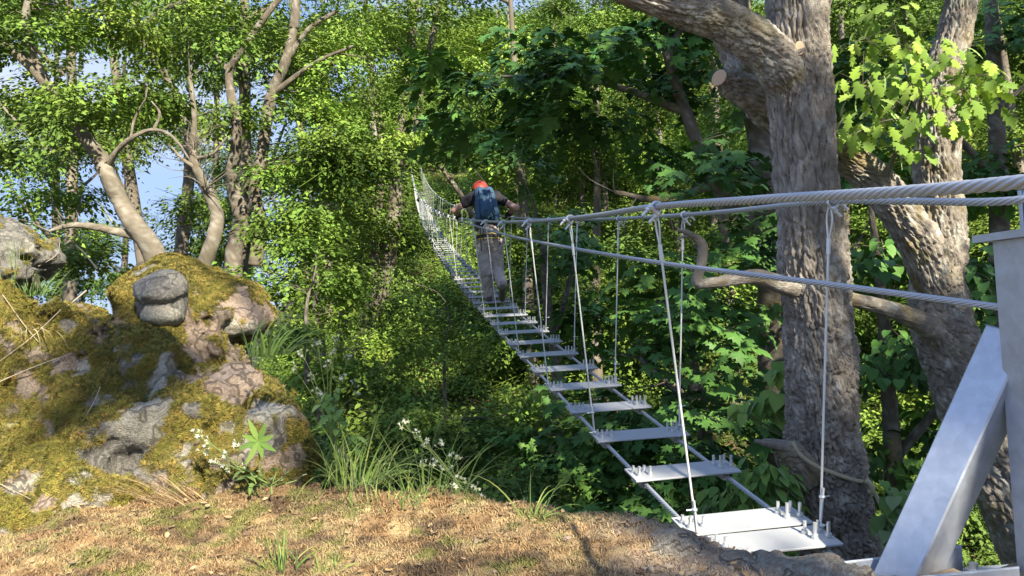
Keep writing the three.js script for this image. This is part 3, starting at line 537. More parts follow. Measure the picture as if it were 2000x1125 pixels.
// thin branches from the nearest limb point to each clump centre, one joined part
function twigs(root, limbsPts, centres, cols, seed, share = 1, rad = 0.012, most = 3) {
  const r = lcg(seed + 3), pts = []; for (const l of limbsPts) { const c = new THREE.CatmullRomCurve3(l, false, 'centripetal'); for (let i = 3; i <= 20; i++) pts.push(c.getPoint(i / 20)); }
  const G = [], col = barkCol(...cols, 0.2, 0.05, seed);
  for (const c of centres) {
    if (r() > share) continue; let b = null, bd = 1e9; for (const p of pts) { const d = p.distanceTo(c) + Math.max(0, p.y - c.y) * 0.5; if (d < bd) { bd = d; b = p; } }
    if (bd < 0.05 || bd > most) continue; const m = b.clone().lerp(c, 0.5).add(V(gauss(r) * bd * 0.18, gauss(r) * bd * 0.18 + bd * 0.05, gauss(r) * bd * 0.18));
    G.push(sweep([b, m, c], [rad * (0.6 + bd * 0.35), rad * 0.3], { radial: 4, step: bd / 5, color: col, cap: false }));
  }
  if (!G.length) return; const g = mergeGeometries(G.map(x => x.toNonIndexed())); g.translate(-root.position.x, -root.position.y, -root.position.z); stuff(mk('branch', g, BARK, root));
}
const blobPx = (px, py, d, rx, ry, rz, n) => ({ c: P(px, py, d), r: [rx / FPX * d, ry / FPX * d, rz], n });
function pxTree(name, label, cat, limbs, blobs, { kind = 'small', pal = PAL.hornbeam, seed = 1, cols = PALE, size = 1, group, opts = {}, lo = {}, share = 0.8, rad = 0.01 } = {}) {
  const f = limbs[0][0], root = thing(name, label, cat, P(f[0], f[1], f[2]), group);
  const w = limbs.map((l, i) => limb(root, i ? 'limb' : 'trunk', l, { cols, seed: seed + i, ...lo }));
  const c = foliage(root, kind, blobs.map(b => blobPx(...b)), pal, seed, { size, ...opts }); twigs(root, w, c, cols, seed, share, rad);
  return root;
}
const LEAFAREA = { small: 0.0328, fine: 0.19, maple: 0.0516, linden: 0.039 };
const nFor = (b, kind, size, lai) => Math.max(4, Math.round(Math.PI * b.r[0] * b.r[1] * lai / (LEAFAREA[kind] * size * size)));
const cutMat = std([0.62, 0.42, 0.27], 0.8);
// ---------- the big oak beside the bridge ----------
{
  const root = thing('oak_tree', 'thick grey barked oak trunk rising beside the near rungs', 'tree', P(1660, 1210, 4.15));
  const o = { cols: OAKB, depth: 0.03, fx: 24, fy: 3.6, radial: 200, step: 0.0075, plate: 26, row: 0.2, lichen: 0.4, moss: 0.08 };
  limb(root, 'trunk', [[1668, 1300, 4.15, 0.27], [1645, 1100, 4.15, 0.215], [1622, 1000, 4.15, 0.213], [1612, 900, 4.15, 0.192], [1606, 800, 4.12, 0.178], [1600, 690, 4.1, 0.178], [1593, 560, 4.1, 0.17], [1578, 400, 4.1, 0.166], [1562, 200, 4.1, 0.168], [1556, 60, 4.1, 0.162], [1558, -140, 4.1, 0.15], [1590, -500, 4.2, 0.13]], { ...o, seed: 3 });
  limb(root, 'limb', [[1566, 225, 4.13, 0.115], [1528, 135, 4.03, 0.12], [1465, 70, 3.97, 0.108], [1390, 35, 3.95, 0.1], [1300, 2, 3.9, 0.093], [1150, -70, 3.8, 0.085], [950, -200, 3.7, 0.06]], { ...o, radial: 110, plate: 20, row: 0.16, depth: 0.02, seed: 5, moss: 0.45, lichen: 0.9 });
  limb(root, 'limb', [[1575, 930, 4.05, 0.1], [1548, 895, 3.98, 0.088], [1532, 880, 3.95, 0.06], [1520, 872, 3.94, 0.02]], { ...o, radial: 60, plate: 0, depth: 0.016, seed: 7, moss: 0.45, lichen: 0.1 });
  limb(root, 'dead_stub', [[1545, 876, 3.95, 0.035], [1515, 868, 3.93, 0.026], [1492, 864, 3.92, 0.018], [1474, 861, 3.9, 0.006]], { ...o, radial: 16, plate: 0, depth: 0.006, step: 0.01, seed: 8 });
  limb(root, 'dead_branch', [[1560, 566, 4.05, 0.055], [1525, 556, 3.98, 0.044], [1480, 541, 3.95, 0.038], [1430, 546, 3.92, 0.03], [1385, 553, 3.9, 0.027], [1362, 552, 3.9, 0.026], [1370, 512, 3.9, 0.025], [1371, 478, 3.9, 0.024], [1352, 460, 3.9, 0.016], [1322, 447, 3.9, 0.007]], { ...o, radial: 20, plate: 0, depth: 0.006, step: 0.012, seed: 9, lichen: 0.6, moss: 0.5 });
  limb(root, 'dead_branch', [[1352, 460, 3.9, 0.012], [1336, 462, 3.9, 0.008], [1322, 467, 3.88, 0.004]], { ...o, radial: 8, plate: 0, depth: 0, step: 0.02, seed: 9 });
  const ce = P(1562, 93, 3.93), d = new THREE.CircleGeometry(0.032, 20); d.scale(0.75, 1.2, 1); d.lookAt(V(-0.3, 0.1, 1)); d.translate(ce.x - root.position.x, ce.y - root.position.y, ce.z - root.position.z); mk('cut_end', d, cutMat, root);
  limb(root, 'limb', [[1562, 112, 4.02, 0.04], [1562, 98, 3.95, 0.034], [1562, 93, 3.932, 0.03]], { ...o, radial: 24, plate: 0, depth: 0.004, seed: 12 });
  const up = [{ c: V(2.4, 4.7, -4.4), r: [1.7, 1.1, 1.5] }, { c: V(3.0, 6.2, -4.6), r: [2, 1.3, 2] }];
  up.forEach(b => b.n = nFor(b, 'fine', 1.2, 1.5)); foliage(root, 'fine', up, PAL.hornbeam, 21, { size: 1.2 });
  // frayed polypropylene rope tied round the trunk
  const rp = [[1548, 862, 3.93], [1560, 885, 3.9], [1590, 908, 3.87], [1630, 925, 3.86], [1670, 938, 3.9], [1694, 945, 3.98], [1706, 960, 3.97], [1722, 990, 3.9], [1742, 1022, 3.8], [1770, 1062, 3.65]].map(p => P(...p));
  const rope1 = mk('tied_rope', join([rope(rp, 0.0115, 9, 0.08, 0.012), sweep([P(1690, 938, 3.93), P(1700, 946, 3.92), P(1703, 958, 3.92), P(1696, 962, 3.93)], [0.016, 0.016], { radial: 8, step: 0.01 })]), std([0.42, 0.36, 0.24], 0.9));
  tag(rope1, 'beige rope looped and knotted round the thick oak trunk', 'rope');
}
// ---------- the second oak, right of it ----------
{
  const root = thing('oak_tree', 'leaning mossy oak with forked limb and bright lobed leaves', 'tree', P(2040, 1080, 5.0));
  const o = { cols: OAKB, depth: 0.025, fx: 24, fy: 4.5, radial: 130, step: 0.01, plate: 22, row: 0.18, lichen: 0.9, moss: 0.35 };
  limb(root, 'trunk', [[2070, 1160, 5.0, 0.26], [2005, 1010, 5, 0.24], [1940, 870, 5, 0.215], [1880, 740, 5, 0.2], [1842, 645, 5, 0.195], [1832, 560, 5, 0.165], [1838, 460, 5, 0.145], [1832, 330, 5, 0.138], [1832, 180, 5, 0.125], [1868, 60, 5.05, 0.1], [1885, -80, 5.1, 0.09], [1880, -400, 5.2, 0.07]], { ...o, seed: 15 });
  limb(root, 'limb', [[1825, 560, 4.95, 0.13], [1798, 480, 4.85, 0.128], [1752, 408, 4.8, 0.12], [1700, 345, 4.78, 0.11], [1640, 300, 4.75, 0.1], [1560, 250, 4.75, 0.1], [1492, 200, 4.72, 0.12], [1452, 130, 4.72, 0.115], [1420, 50, 4.72, 0.1], [1390, -60, 4.7, 0.09]], { ...o, radial: 110, plate: 22, seed: 16, moss: 0.6 });
  limb(root, 'limb', [[1500, 205, 4.66, 0.11], [1462, 182, 4.6, 0.1], [1430, 163, 4.55, 0.085], [1410, 153, 4.52, 0.05]], { ...o, radial: 90, plate: 18, seed: 17, moss: 0.05, lichen: 0.2 });
  limb(root, 'limb', [[1845, 655, 4.95, 0.1], [1790, 625, 4.85, 0.065], [1735, 603, 4.8, 0.05], [1665, 585, 4.75, 0.045], [1590, 570, 4.75, 0.04]], { ...o, radial: 40, plate: 0, depth: 0.008, seed: 18, moss: 0.5 });
  const ce = P(1405, 152, 4.5), dir = P(1405, 152, 4.5).sub(P(1430, 163, 4.55)).add(V(0, 0, 0.03)).normalize(), d = new THREE.CylinderGeometry(0.05, 0.05, 0.012, 24); d.applyQuaternion(new THREE.Quaternion().setFromUnitVectors(V(0, 1, 0), dir)); d.translate(ce.x - root.position.x, ce.y - root.position.y, ce.z - root.position.z); mk('cut_end', d, cutMat, root);
  // leafy shoot: every lobed leaf its own mesh
  const r = lcg(402), O = root.position, shootPts = [P(1733, 345, 4.62), P(1748, 300, 4.55), P(1772, 255, 4.5), P(1790, 228, 4.48), P(1800, 180, 4.45)];
  const G = [sweep(shootPts, [0.016, 0.009, 0.006], { radial: 8, step: 0.03, color: barkCol(...PALE, 0.3, 0.2, 3) })];
  const blobs = [[1685, 165, 60, 60, 38], [1790, 170, 80, 65, 46], [1885, 175, 70, 42, 40], [1715, 240, 75, 36, 32], [1850, 228, 60, 28, 22], [1690, 75, 55, 40, 18], [1775, 95, 60, 40, 22], [1935, 145, 36, 26, 18], [1795, 292, 26, 12, 7], [1660, 265, 34, 26, 16], [1845, 115, 55, 32, 20], [1740, 20, 60, 20, 10]], ends = [];
  const leaves = [], pals = [[0.25, 0.4, 0.035], [0.2, 0.35, 0.03], [0.31, 0.45, 0.05], [0.17, 0.3, 0.03]].map(c => { const m = leafMat(0.9, 0.3); m.color.setRGB(...c); return m; });
  for (const [bx, by, rx, ry, n] of blobs) {
    const ctr = P(bx, by, 4.45 + (r() - 0.5) * 0.3); ends.push(ctr);
    for (let i = 0; i < n; i++) leaves.push({ p: P(bx + gauss(r) * rx, by + gauss(r) * ry, 4.45 + gauss(r) * 0.28), c: ctr });
  }
  for (const e of ends) { const b = shootPts[2 + Math.floor(r() * 3)]; G.push(sweep([b, b.clone().lerp(e, 0.5).add(V(0, 0.03, 0)), e], [0.005, 0.0025], { radial: 5, step: 0.05, color: barkCol(...PALE, 0.2, 0.1, 5) })); }
  for (let i = 0; i < leaves.length; i += 3) { const l = leaves[i]; G.push(sweep([l.c, l.p], [0.0022, 0.0014], { radial: 4, step: 0.2, color: barkCol(...PALE, 0.2, 0.1, 5) })); }
  const sg = mergeGeometries(G.map(x => x.toNonIndexed())); sg.translate(-O.x, -O.y, -O.z); const shoot = mk('leafy_shoot', sg, BARK, root); shoot.userData.label = 'sunlit shoot of bright yellow green lobed leaves';
  for (const l of leaves) {
    const m = mk('leaf', r() < 0.5 ? OAKLEAF : OAKLEAF2, pals[Math.floor(r() * 4)], shoot), s = 0.07 + r() * 0.055; m.scale.set(s * (1 + r() * 0.3), s, s); m.position.copy(l.p).sub(O);
    const a = Math.atan2(l.p.x - l.c.x, l.p.z - l.c.z + 0.02) + (r() - 0.5) * 1.6; m.quaternion.copy(yawQ(a)).multiply(new THREE.Quaternion().setFromEuler(new THREE.Euler(0.15 + r() * 0.7, 0, (r() - 0.5) * 1.3)));
  }
  const up = [{ c: V(3.4, 4.8, -5.2), r: [1.8, 1.2, 1.6] }]; up.forEach(b => b.n = nFor(b, 'fine', 1.2, 1.5)); foliage(root, 'fine', up, PAL.hornbeam, 22, { size: 1.2 });
}
// ---------- px-laid trees; blobs [px, py, d, rx, ry, rz, leaf area index] ----------
function pTree(name, label, limbs, blobs, o) {
  const kind = o.kind || 'small', size = o.size || 1;
  return pxTree(name, label, o.cat || 'tree', limbs, blobs.map(b => { const q = blobPx(...b); return [...b.slice(0, 6), nFor(q, kind, size, b[6])]; }), { ...o, kind, size });
}
const L = 'sunlit trees left of the bridge';
pTree('crooked_tree', 'crooked pale trunk forking above a horizontal limb behind the mossy boulder', [
  [[335, 600, 7.5, 0.12], [297, 487, 7.3, 0.105], [262, 437, 7.2, 0.09], [236, 393, 7.2, 0.078], [212, 345, 7.1, 0.076], [198, 312, 7.1, 0.075], [168, 270, 7, 0.058], [112, 195, 7, 0.05], [55, 125, 6.9, 0.044], [-40, 50, 6.8, 0.035]],
  [[297, 487, 7.3, 0.07], [268, 462, 7.25, 0.05], [225, 452, 7.2, 0.036], [180, 442, 7.1, 0.03], [135, 440, 7, 0.024], [95, 452, 6.9, 0.012]],
  [[210, 325, 7.1, 0.036], [226, 298, 7, 0.025], [256, 270, 6.9, 0.02], [295, 254, 6.9, 0.016], [328, 261, 6.9, 0.012], [352, 284, 6.85, 0.01], [372, 316, 6.8, 0.004]],
  [[100, 178, 7, 0.04], [60, 95, 6.9, 0.035], [50, 40, 6.8, 0.03], [70, -60, 6.8, 0.025]], [[300, 254, 6.9, 0.014], [312, 222, 6.9, 0.009], [296, 198, 6.9, 0.003]], [[256, 270, 6.9, 0.012], [262, 235, 6.9, 0.008], [285, 190, 6.9, 0.003]]],
  [[10, 20, 7.2, 120, 60, 0.7, 1.55], [160, 10, 7.4, 120, 50, 0.7, 1.34], [60, 200, 7, 110, 60, 0.6, 1.65], [190, 230, 6.9, 110, 60, 0.6, 1.86], [100, 60, 6.9, 130, 70, 0.7, 1.55], [260, 160, 7, 100, 60, 0.6, 1.34], [20, 280, 7.4, 70, 60, 0.5, 0.92], [120, 390, 7.6, 90, 50, 0.5, 0.80], [60, 330, 7.2, 90, 50, 0.5, 1.04], [200, 330, 7.3, 80, 40, 0.5, 0.62], [250, 40, 7.2, 110, 60, 0.7, 1.34], [30, 420, 7.2, 60, 35, 0.4, 0.82], [140, 470, 7.5, 80, 25, 0.4, 0.52]],
  { size: 0.78, pal: PAL.hornbeam, seed: 31, opts: { clump: 0.2, shell: 0.4 } });
const slim = pTree('slender_tree', 'slender grey trunk leaning beside the golden mossy boulder', [
  [[392, 580, 8.2, 0.085], [400, 520, 8.1, 0.082], [418, 465, 8, 0.075], [424, 420, 8, 0.07], [402, 368, 7.9, 0.055], [384, 330, 7.8, 0.045], [376, 285, 7.8, 0.035], [380, 230, 7.8, 0.026], [370, 150, 7.8, 0.02]],
  [[384, 330, 7.8, 0.025], [350, 305, 7.7, 0.012], [330, 280, 7.7, 0.006]], [[380, 310, 7.8, 0.02], [415, 300, 7.7, 0.012], [443, 268, 7.7, 0.005]]],
  [[400, 180, 8, 100, 70, 0.6, 1.01], [340, 90, 8, 100, 60, 0.6, 0.94], [450, 60, 8.2, 100, 60, 0.7, 0.86], [330, 400, 8.6, 70, 50, 0.5, 0.58]], { size: 0.8, pal: PAL.hornbeam, seed: 33, opts: { clump: 0.22, shell: 0.4 } });
{ // bare dead twigs fanning out of the slender trunk
  const r = lcg(515), G = [], O = slim.position; for (let i = 0; i < 46; i++) { const b = [[384, 330], [378, 300], [402, 366], [376, 285]][i % 4], a = -Math.PI / 2 + gauss(r) * 1.5, l = 30 + r() * 60, x1 = b[0] + Math.cos(a) * l * 0.5, y1 = b[1] + Math.sin(a) * l * 0.5, a2 = a + gauss(r) * 0.8, d = 7.8 + gauss(r) * 0.25; G.push(sweep([P(b[0], b[1], 7.8), P(x1, y1, (d + 7.8) / 2), P(x1 + Math.cos(a2) * l * 0.5, y1 + Math.sin(a2) * l * 0.5, d)], [0.006, 0.004, 0.0015], { radial: 5, step: 0.05, color: barkCol(...PALE, 0.5, 0.1, i) })); }
  const g = mergeGeometries(G.map(x => x.toNonIndexed())); g.translate(-O.x, -O.y, -O.z); stuff(mk('dead_twigs', g, BARK, slim));
}
pTree('slender_tree', 'straight shaded trunk standing behind the leaning grey one', [
  [[352, 590, 9.6, 0.09], [355, 480, 9.5, 0.085], [364, 400, 9.4, 0.075], [369, 320, 9.3, 0.06], [360, 220, 9.3, 0.05], [300, 110, 9.2, 0.04], [265, 60, 9.2, 0.04], [272, -20, 9.2, 0.035]], [[268, 60, 9.2, 0.035], [312, 22, 9.1, 0.03], [365, 2, 9, 0.022]]],
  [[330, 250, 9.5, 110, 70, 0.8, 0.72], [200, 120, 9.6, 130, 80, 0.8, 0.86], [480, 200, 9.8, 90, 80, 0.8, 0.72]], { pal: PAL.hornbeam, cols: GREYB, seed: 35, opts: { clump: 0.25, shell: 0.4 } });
pTree('slender_tree', 'tree with a kinked trunk and a limb slanting up to the right', [
  [[470, 640, 10.5, 0.13], [455, 520, 10.4, 0.12], [470, 420, 10.3, 0.11], [452, 345, 10.2, 0.085], [460, 300, 10.1, 0.07], [462, 245, 10, 0.062], [451, 185, 10, 0.056], [448, 140, 10, 0.052], [468, 105, 9.9, 0.046], [516, 36, 9.8, 0.038], [560, -20, 9.8, 0.03]],
  [[500, 520, 10.5, 0.1], [508, 430, 10.5, 0.095], [498, 380, 10.5, 0.085], [512, 300, 10.5, 0.08], [530, 185, 10.5, 0.075], [560, 115, 10.4, 0.068], [576, 36, 10.4, 0.06], [580, -40, 10.4, 0.05]], [[562, 117, 10.4, 0.04], [600, 60, 10.3, 0.03], [660, 20, 10.3, 0.02]], [[530, 185, 10.5, 0.04], [620, 120, 10.3, 0.026], [690, 90, 10.2, 0.015]], [[448, 140, 10, 0.035], [425, 110, 10, 0.02], [412, 60, 9.9, 0.012]]],
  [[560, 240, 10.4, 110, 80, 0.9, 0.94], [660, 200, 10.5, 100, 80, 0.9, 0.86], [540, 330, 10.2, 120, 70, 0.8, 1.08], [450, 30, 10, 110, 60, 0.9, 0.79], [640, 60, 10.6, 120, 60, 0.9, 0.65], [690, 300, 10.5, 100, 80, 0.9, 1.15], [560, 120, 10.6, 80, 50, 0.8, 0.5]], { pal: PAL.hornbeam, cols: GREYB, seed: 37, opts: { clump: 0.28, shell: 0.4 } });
pTree('tall_tree', 'tall twin stemmed tree with dark trunk left of the bridge climb', [
  [[680, 720, 13, 0.18], [712, 645, 13, 0.15], [745, 560, 13, 0.14], [764, 470, 13, 0.13], [772, 390, 13, 0.125], [776, 320, 13, 0.105], [788, 220, 13, 0.095], [800, 110, 13, 0.085], [812, -10, 13, 0.075]],
  [[740, 568, 13, 0.1], [734, 500, 13, 0.095], [736, 420, 13, 0.085], [745, 340, 13, 0.06], [735, 200, 13, 0.05], [700, 60, 13, 0.04]], [[776, 345, 13, 0.075], [806, 260, 13, 0.07], [830, 140, 13, 0.055], [862, -10, 13, 0.045]], [[800, 140, 13, 0.04], [760, 60, 13, 0.03], [740, 0, 13, 0.02]]],
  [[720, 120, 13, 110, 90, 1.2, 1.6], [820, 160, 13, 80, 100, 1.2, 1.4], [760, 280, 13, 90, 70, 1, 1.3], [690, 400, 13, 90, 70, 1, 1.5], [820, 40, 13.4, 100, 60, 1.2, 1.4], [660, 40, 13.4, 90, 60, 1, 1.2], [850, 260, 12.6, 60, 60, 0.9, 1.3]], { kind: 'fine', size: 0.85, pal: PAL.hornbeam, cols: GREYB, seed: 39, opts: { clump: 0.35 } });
pTree('slender_tree', 'thin dark forked trunk in the shade left of the twin stemmed tree', [
  [[668, 700, 15, 0.16], [674, 620, 15, 0.13], [682, 550, 15, 0.12], [668, 480, 15, 0.09], [650, 400, 15, 0.07]], [[682, 560, 15, 0.09], [705, 480, 15, 0.07], [715, 400, 15, 0.05]]],
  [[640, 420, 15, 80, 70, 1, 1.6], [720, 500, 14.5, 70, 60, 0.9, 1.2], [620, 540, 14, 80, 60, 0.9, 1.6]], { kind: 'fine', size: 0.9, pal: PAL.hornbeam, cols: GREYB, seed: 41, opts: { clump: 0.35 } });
// understory left of the bridge, lit in patches
const bush = (label, blobs, o) => { const [a, b, d] = blobs[0], bt = [a, Math.max(...blobs.map(q => q[1] + q[4])) + 60, d]; return pTree(o.name || 'leafy_bush', label, [[[bt[0], bt[1], d, 0.035], [a, b, d, 0.02], [a + 10, b - blobs[0][4] * 0.6, d, 0.008]]], blobs, { cat: 'bush', cols: GREYB, lo: { depth: 0, radial: 6 }, ...o }); };
bush('bright green bush catching the sun behind the golden boulder', [[600, 590, 8, 90, 60, 0.6, 2.2], [540, 640, 7.6, 60, 50, 0.5, 2], [640, 520, 8.6, 90, 50, 0.6, 2], [520, 530, 8.4, 60, 50, 0.5, 1.8]], { pal: PAL.hornbeam, seed: 51, opts: { clump: 0.2 } });
bush('bush of pale leaves in front of the dark trunks', [[600, 440, 9.4, 80, 50, 0.6, 2], [540, 460, 9.2, 70, 50, 0.6, 1.6], [650, 460, 9.6, 60, 40, 0.6, 1.8]], { pal: PAL.hornbeam, seed: 53, opts: { clump: 0.22 } });
bush('shaded bush below the twin stemmed tree', [[680, 760, 9, 110, 80, 0.8, 2.2], [780, 840, 8.6, 110, 80, 0.8, 2.2], [620, 720, 8.4, 80, 60, 0.6, 1.6], [730, 680, 10, 90, 50, 0.7, 1.8]], { pal: PAL.hornbeam, seed: 55, opts: { clump: 0.24 } });
bush('low shrub on the ravine side under the foot rungs', [[870, 660, 11, 60, 50, 0.7, 2], [800, 610, 11.5, 70, 50, 0.8, 2], [900, 720, 10.5, 90, 50, 0.8, 1.8], [790, 500, 14, 40, 50, 0.6, 2], [760, 560, 13.5, 60, 50, 0.8, 1.8]], { kind: 'fine', size: 0.8, pal: PAL.hornbeam, seed: 57, opts: { clump: 0.3 } });
bush('dark shrub low in the ravine beyond the grassy rim', [[900, 860, 8.5, 120, 80, 0.9, 2], [1000, 940, 8, 130, 80, 0.9, 2], [1080, 830, 9, 100, 80, 0.9, 2]], { pal: PAL.hornbeam, seed: 59, opts: { clump: 0.26 } });
bush('sparse bush against the sky left of the crooked tree', [[60, 500, 9, 90, 40, 0.6, 1.2], [180, 500, 9.5, 80, 35, 0.6, 1.0], [250, 470, 10, 60, 30, 0.6, 0.9]], { pal: PAL.hornbeam, seed: 61, opts: { clump: 0.2 } });
// maples right of the bridge
const maple1 = pTree('maple_tree', 'broad maple with tiered lobed leaves overhanging the footbridge', [
  [[1530, 1000, 7.6, 0.19], [1515, 800, 7.5, 0.17], [1511, 640, 7.5, 0.15], [1505, 500, 7.4, 0.14], [1492, 340, 7.4, 0.12], [1470, 200, 7.4, 0.1], [1450, 60, 7.3, 0.08], [1440, -80, 7.3, 0.06]],
  [[1502, 470, 7.4, 0.08], [1428, 400, 7.2, 0.07], [1390, 345, 7.2, 0.062], [1340, 220, 7.3, 0.055], [1305, 110, 7.4, 0.05], [1290, 0, 7.5, 0.04]], [[1340, 220, 7.3, 0.045], [1240, 180, 7.4, 0.035], [1120, 150, 7.5, 0.025], [980, 150, 7.6, 0.014]], [[1400, 360, 7.2, 0.045], [1290, 390, 7.1, 0.034], [1200, 375, 7.1, 0.018]], [[1305, 110, 7.4, 0.035], [1330, 60, 7.4, 0.025], [1390, 75, 7.4, 0.014]]],
  [[1000, 110, 7.5, 150, 90, 0.8, 1.7], [1150, 200, 7.3, 170, 90, 0.8, 1.6], [940, 230, 8, 110, 80, 0.7, 1.5], [1290, 330, 7, 150, 90, 0.8, 1.6], [1110, 370, 7.6, 150, 60, 0.7, 1.6], [1400, 200, 7.6, 110, 100, 0.7, 1.4], [1250, 60, 7.8, 170, 70, 0.8, 1.7], [1440, 440, 6.8, 90, 80, 0.6, 1.4], [1270, 470, 6.9, 150, 70, 0.7, 1.6]], { kind: 'maple', size: 1.2, pal: PAL.maple, cols: GREYB, seed: 71, lo: { moss: 0.5 }, opts: { clump: 0.32, per: 7, shell: 0.3 } });
const maple2 = pTree('maple_tree', 'low shaded maple whose leaves fill the gap behind the near rungs', [
  [[1400, 1150, 7.2, 0.1], [1390, 950, 7.2, 0.08], [1360, 750, 7.1, 0.06], [1330, 600, 7, 0.04]], [[1370, 800, 7.1, 0.04], [1250, 700, 7.2, 0.02]]],
  [[1380, 610, 6.6, 140, 80, 0.7, 2], [1230, 640, 7.2, 130, 80, 0.7, 2], [1250, 770, 7.4, 150, 80, 0.8, 2], [1330, 900, 6.8, 140, 90, 0.8, 2], [1150, 880, 7.8, 140, 90, 0.8, 2], [1440, 780, 6.6, 90, 100, 0.7, 1.8], [1200, 1000, 6.6, 140, 70, 0.7, 1.8]], { kind: 'maple', size: 1.15, pal: PAL.maple, cols: GREYB, seed: 73, opts: { clump: 0.32, per: 7, shell: 0.3 } });
pTree('maple_tree', 'small maple in deep shade behind the backpacked walker', [
  [[1080, 900, 11, 0.11], [1090, 740, 11, 0.09], [1070, 600, 11, 0.07], [1060, 480, 11, 0.05]], [[1085, 650, 11, 0.05], [1110, 560, 11, 0.035], [1130, 470, 11, 0.02]], [[935, 450, 13.5, 0.05], [905, 388, 13.5, 0.045], [868, 335, 13.5, 0.04], [845, 300, 13.5, 0.03]]],
  [[1060, 480, 11, 120, 80, 1, 1.8], [990, 330, 11.5, 90, 60, 1, 1.7], [1130, 620, 10.5, 110, 80, 0.9, 1.6], [1000, 620, 12, 90, 90, 1, 1.6], [920, 250, 12, 80, 45, 1, 1.4]], { kind: 'maple', size: 1.05, pal: PAL.maple, cols: GREYB, seed: 75, opts: { clump: 0.35, per: 7 } });
const linden1 = pTree('linden_tree', 'linden with heart shaped leaves filling the shade between the oaks', [
  [[1760, 1200, 6.6, 0.1], [1750, 1000, 6.6, 0.09], [1735, 760, 6.5, 0.06], [1720, 560, 6.4, 0.04], [1700, 400, 6.4, 0.02]], [[1745, 900, 6.6, 0.05], [1830, 800, 6.4, 0.03], [1920, 700, 6.2, 0.015]]],
  [[1720, 500, 6.3, 80, 70, 0.5, 1.8], [1740, 720, 6.2, 90, 80, 0.6, 1.8], [1920, 560, 6.0, 80, 110, 0.6, 1.9], [1800, 850, 6.6, 120, 80, 0.6, 1.6], [1930, 780, 6.4, 80, 80, 0.6, 1.5], [1720, 930, 6.2, 60, 60, 0.5, 1.5]], { kind: 'linden', pal: PAL.maple, cols: GREYB, seed: 77, opts: { clump: 0.26, per: 8, shell: 0.3 } });
pTree('maple_tree', 'tall maple crown behind the leafy shoot of the leaning oak', [
  [[1960, 900, 9, 0.15], [1955, 600, 9, 0.13], [1950, 350, 9, 0.1], [1940, 100, 9, 0.08], [1935, -60, 9, 0.06]], [[1950, 360, 9, 0.05], [1850, 250, 8.8, 0.035], [1740, 180, 8.6, 0.02]]],
  [[1930, 330, 8.6, 110, 100, 0.9, 1.9], [1930, 110, 9, 110, 100, 0.9, 1.7], [1720, 130, 8.8, 120, 100, 0.9, 1.6], [1690, 320, 8.6, 80, 80, 0.8, 1.6], [1560, 330, 9, 80, 140, 0.9, 1.6]], { kind: 'maple', pal: PAL.maple, cols: GREYB, seed: 79, opts: { clump: 0.34, per: 7, shell: 0.3 } });
// the largest leaves of the near crowns, each its own mesh
function singleLeaves(root, leaf, cols, spots, size, seed, twigCols) {
  const r = lcg(seed), mats = cols.map(c => std(c, 0.6, 0, { side: THREE.DoubleSide })), O = root.position, G = [];
  for (const [px, py, d, rx, ry, n] of spots) for (let k = 0; k < n; k += 7) {
    const c = P(px + gauss(r) * rx, py + gauss(r) * ry, d + gauss(r) * 0.2), yaw = gauss(r) * 1.2; if (blocked(c)) continue;
    G.push(sweep([c.clone().add(V(-Math.sin(yaw) * 0.25, 0.05, -Math.cos(yaw) * 0.25)), c, c.clone().add(V(Math.sin(yaw) * 0.22, -0.07, Math.cos(yaw) * 0.22))], [0.004, 0.002], { radial: 4, step: 0.1, color: barkCol(...twigCols, 0.1, 0, 3) }));
    for (let i = 0; i < 7; i++) { const t = i / 6 * 0.4 - 0.2, sd = i % 2 ? 1 : -1, m = mk('leaf', leaf, mats[Math.floor(r() * mats.length)], root), s = 0.88 * size * (0.75 + 0.5 * r()); m.scale.setScalar(s); m.position.set(c.x + Math.sin(yaw) * t + Math.cos(yaw) * sd * 0.04, c.y - t * 0.3 + gauss(r) * 0.03, c.z + Math.cos(yaw) * t - Math.sin(yaw) * sd * 0.04).sub(O); m.quaternion.copy(yawQ(yaw + sd * (0.5 + r() * 0.7))).multiply(new THREE.Quaternion().setFromEuler(new THREE.Euler(0.35 + r() * 0.55, 0, gauss(r) * 0.35))); }
  }
  const g = mergeGeometries(G.map(x => x.toNonIndexed())); g.translate(-O.x, -O.y, -O.z); stuff(mk('twig', g, BARK, root));
}
singleLeaves(maple1, MAPLE, PAL.maple, [[1260, 370, 6.3, 90, 50, 84], [1390, 300, 6.2, 70, 60, 63], [1150, 320, 6.5, 80, 40, 56], [1050, 130, 6.8, 80, 60, 84]], 0.14, 801, GREYB);
singleLeaves(maple2, MAPLE, PAL.maple, [[1330, 600, 6.0, 90, 50, 105], [1230, 690, 6.4, 80, 50, 84], [1420, 700, 5.8, 50, 60, 63], [1360, 830, 6.0, 60, 50, 42]], 0.14, 802, GREYB);
singleLeaves(linden1, CORDATE, PAL.maple, [[1920, 540, 5.6, 40, 60, 84], [1750, 700, 5.7, 50, 50, 70], [1720, 500, 5.8, 45, 40, 56], [1900, 650, 5.7, 40, 40, 42]], 0.11, 803, GREYB);
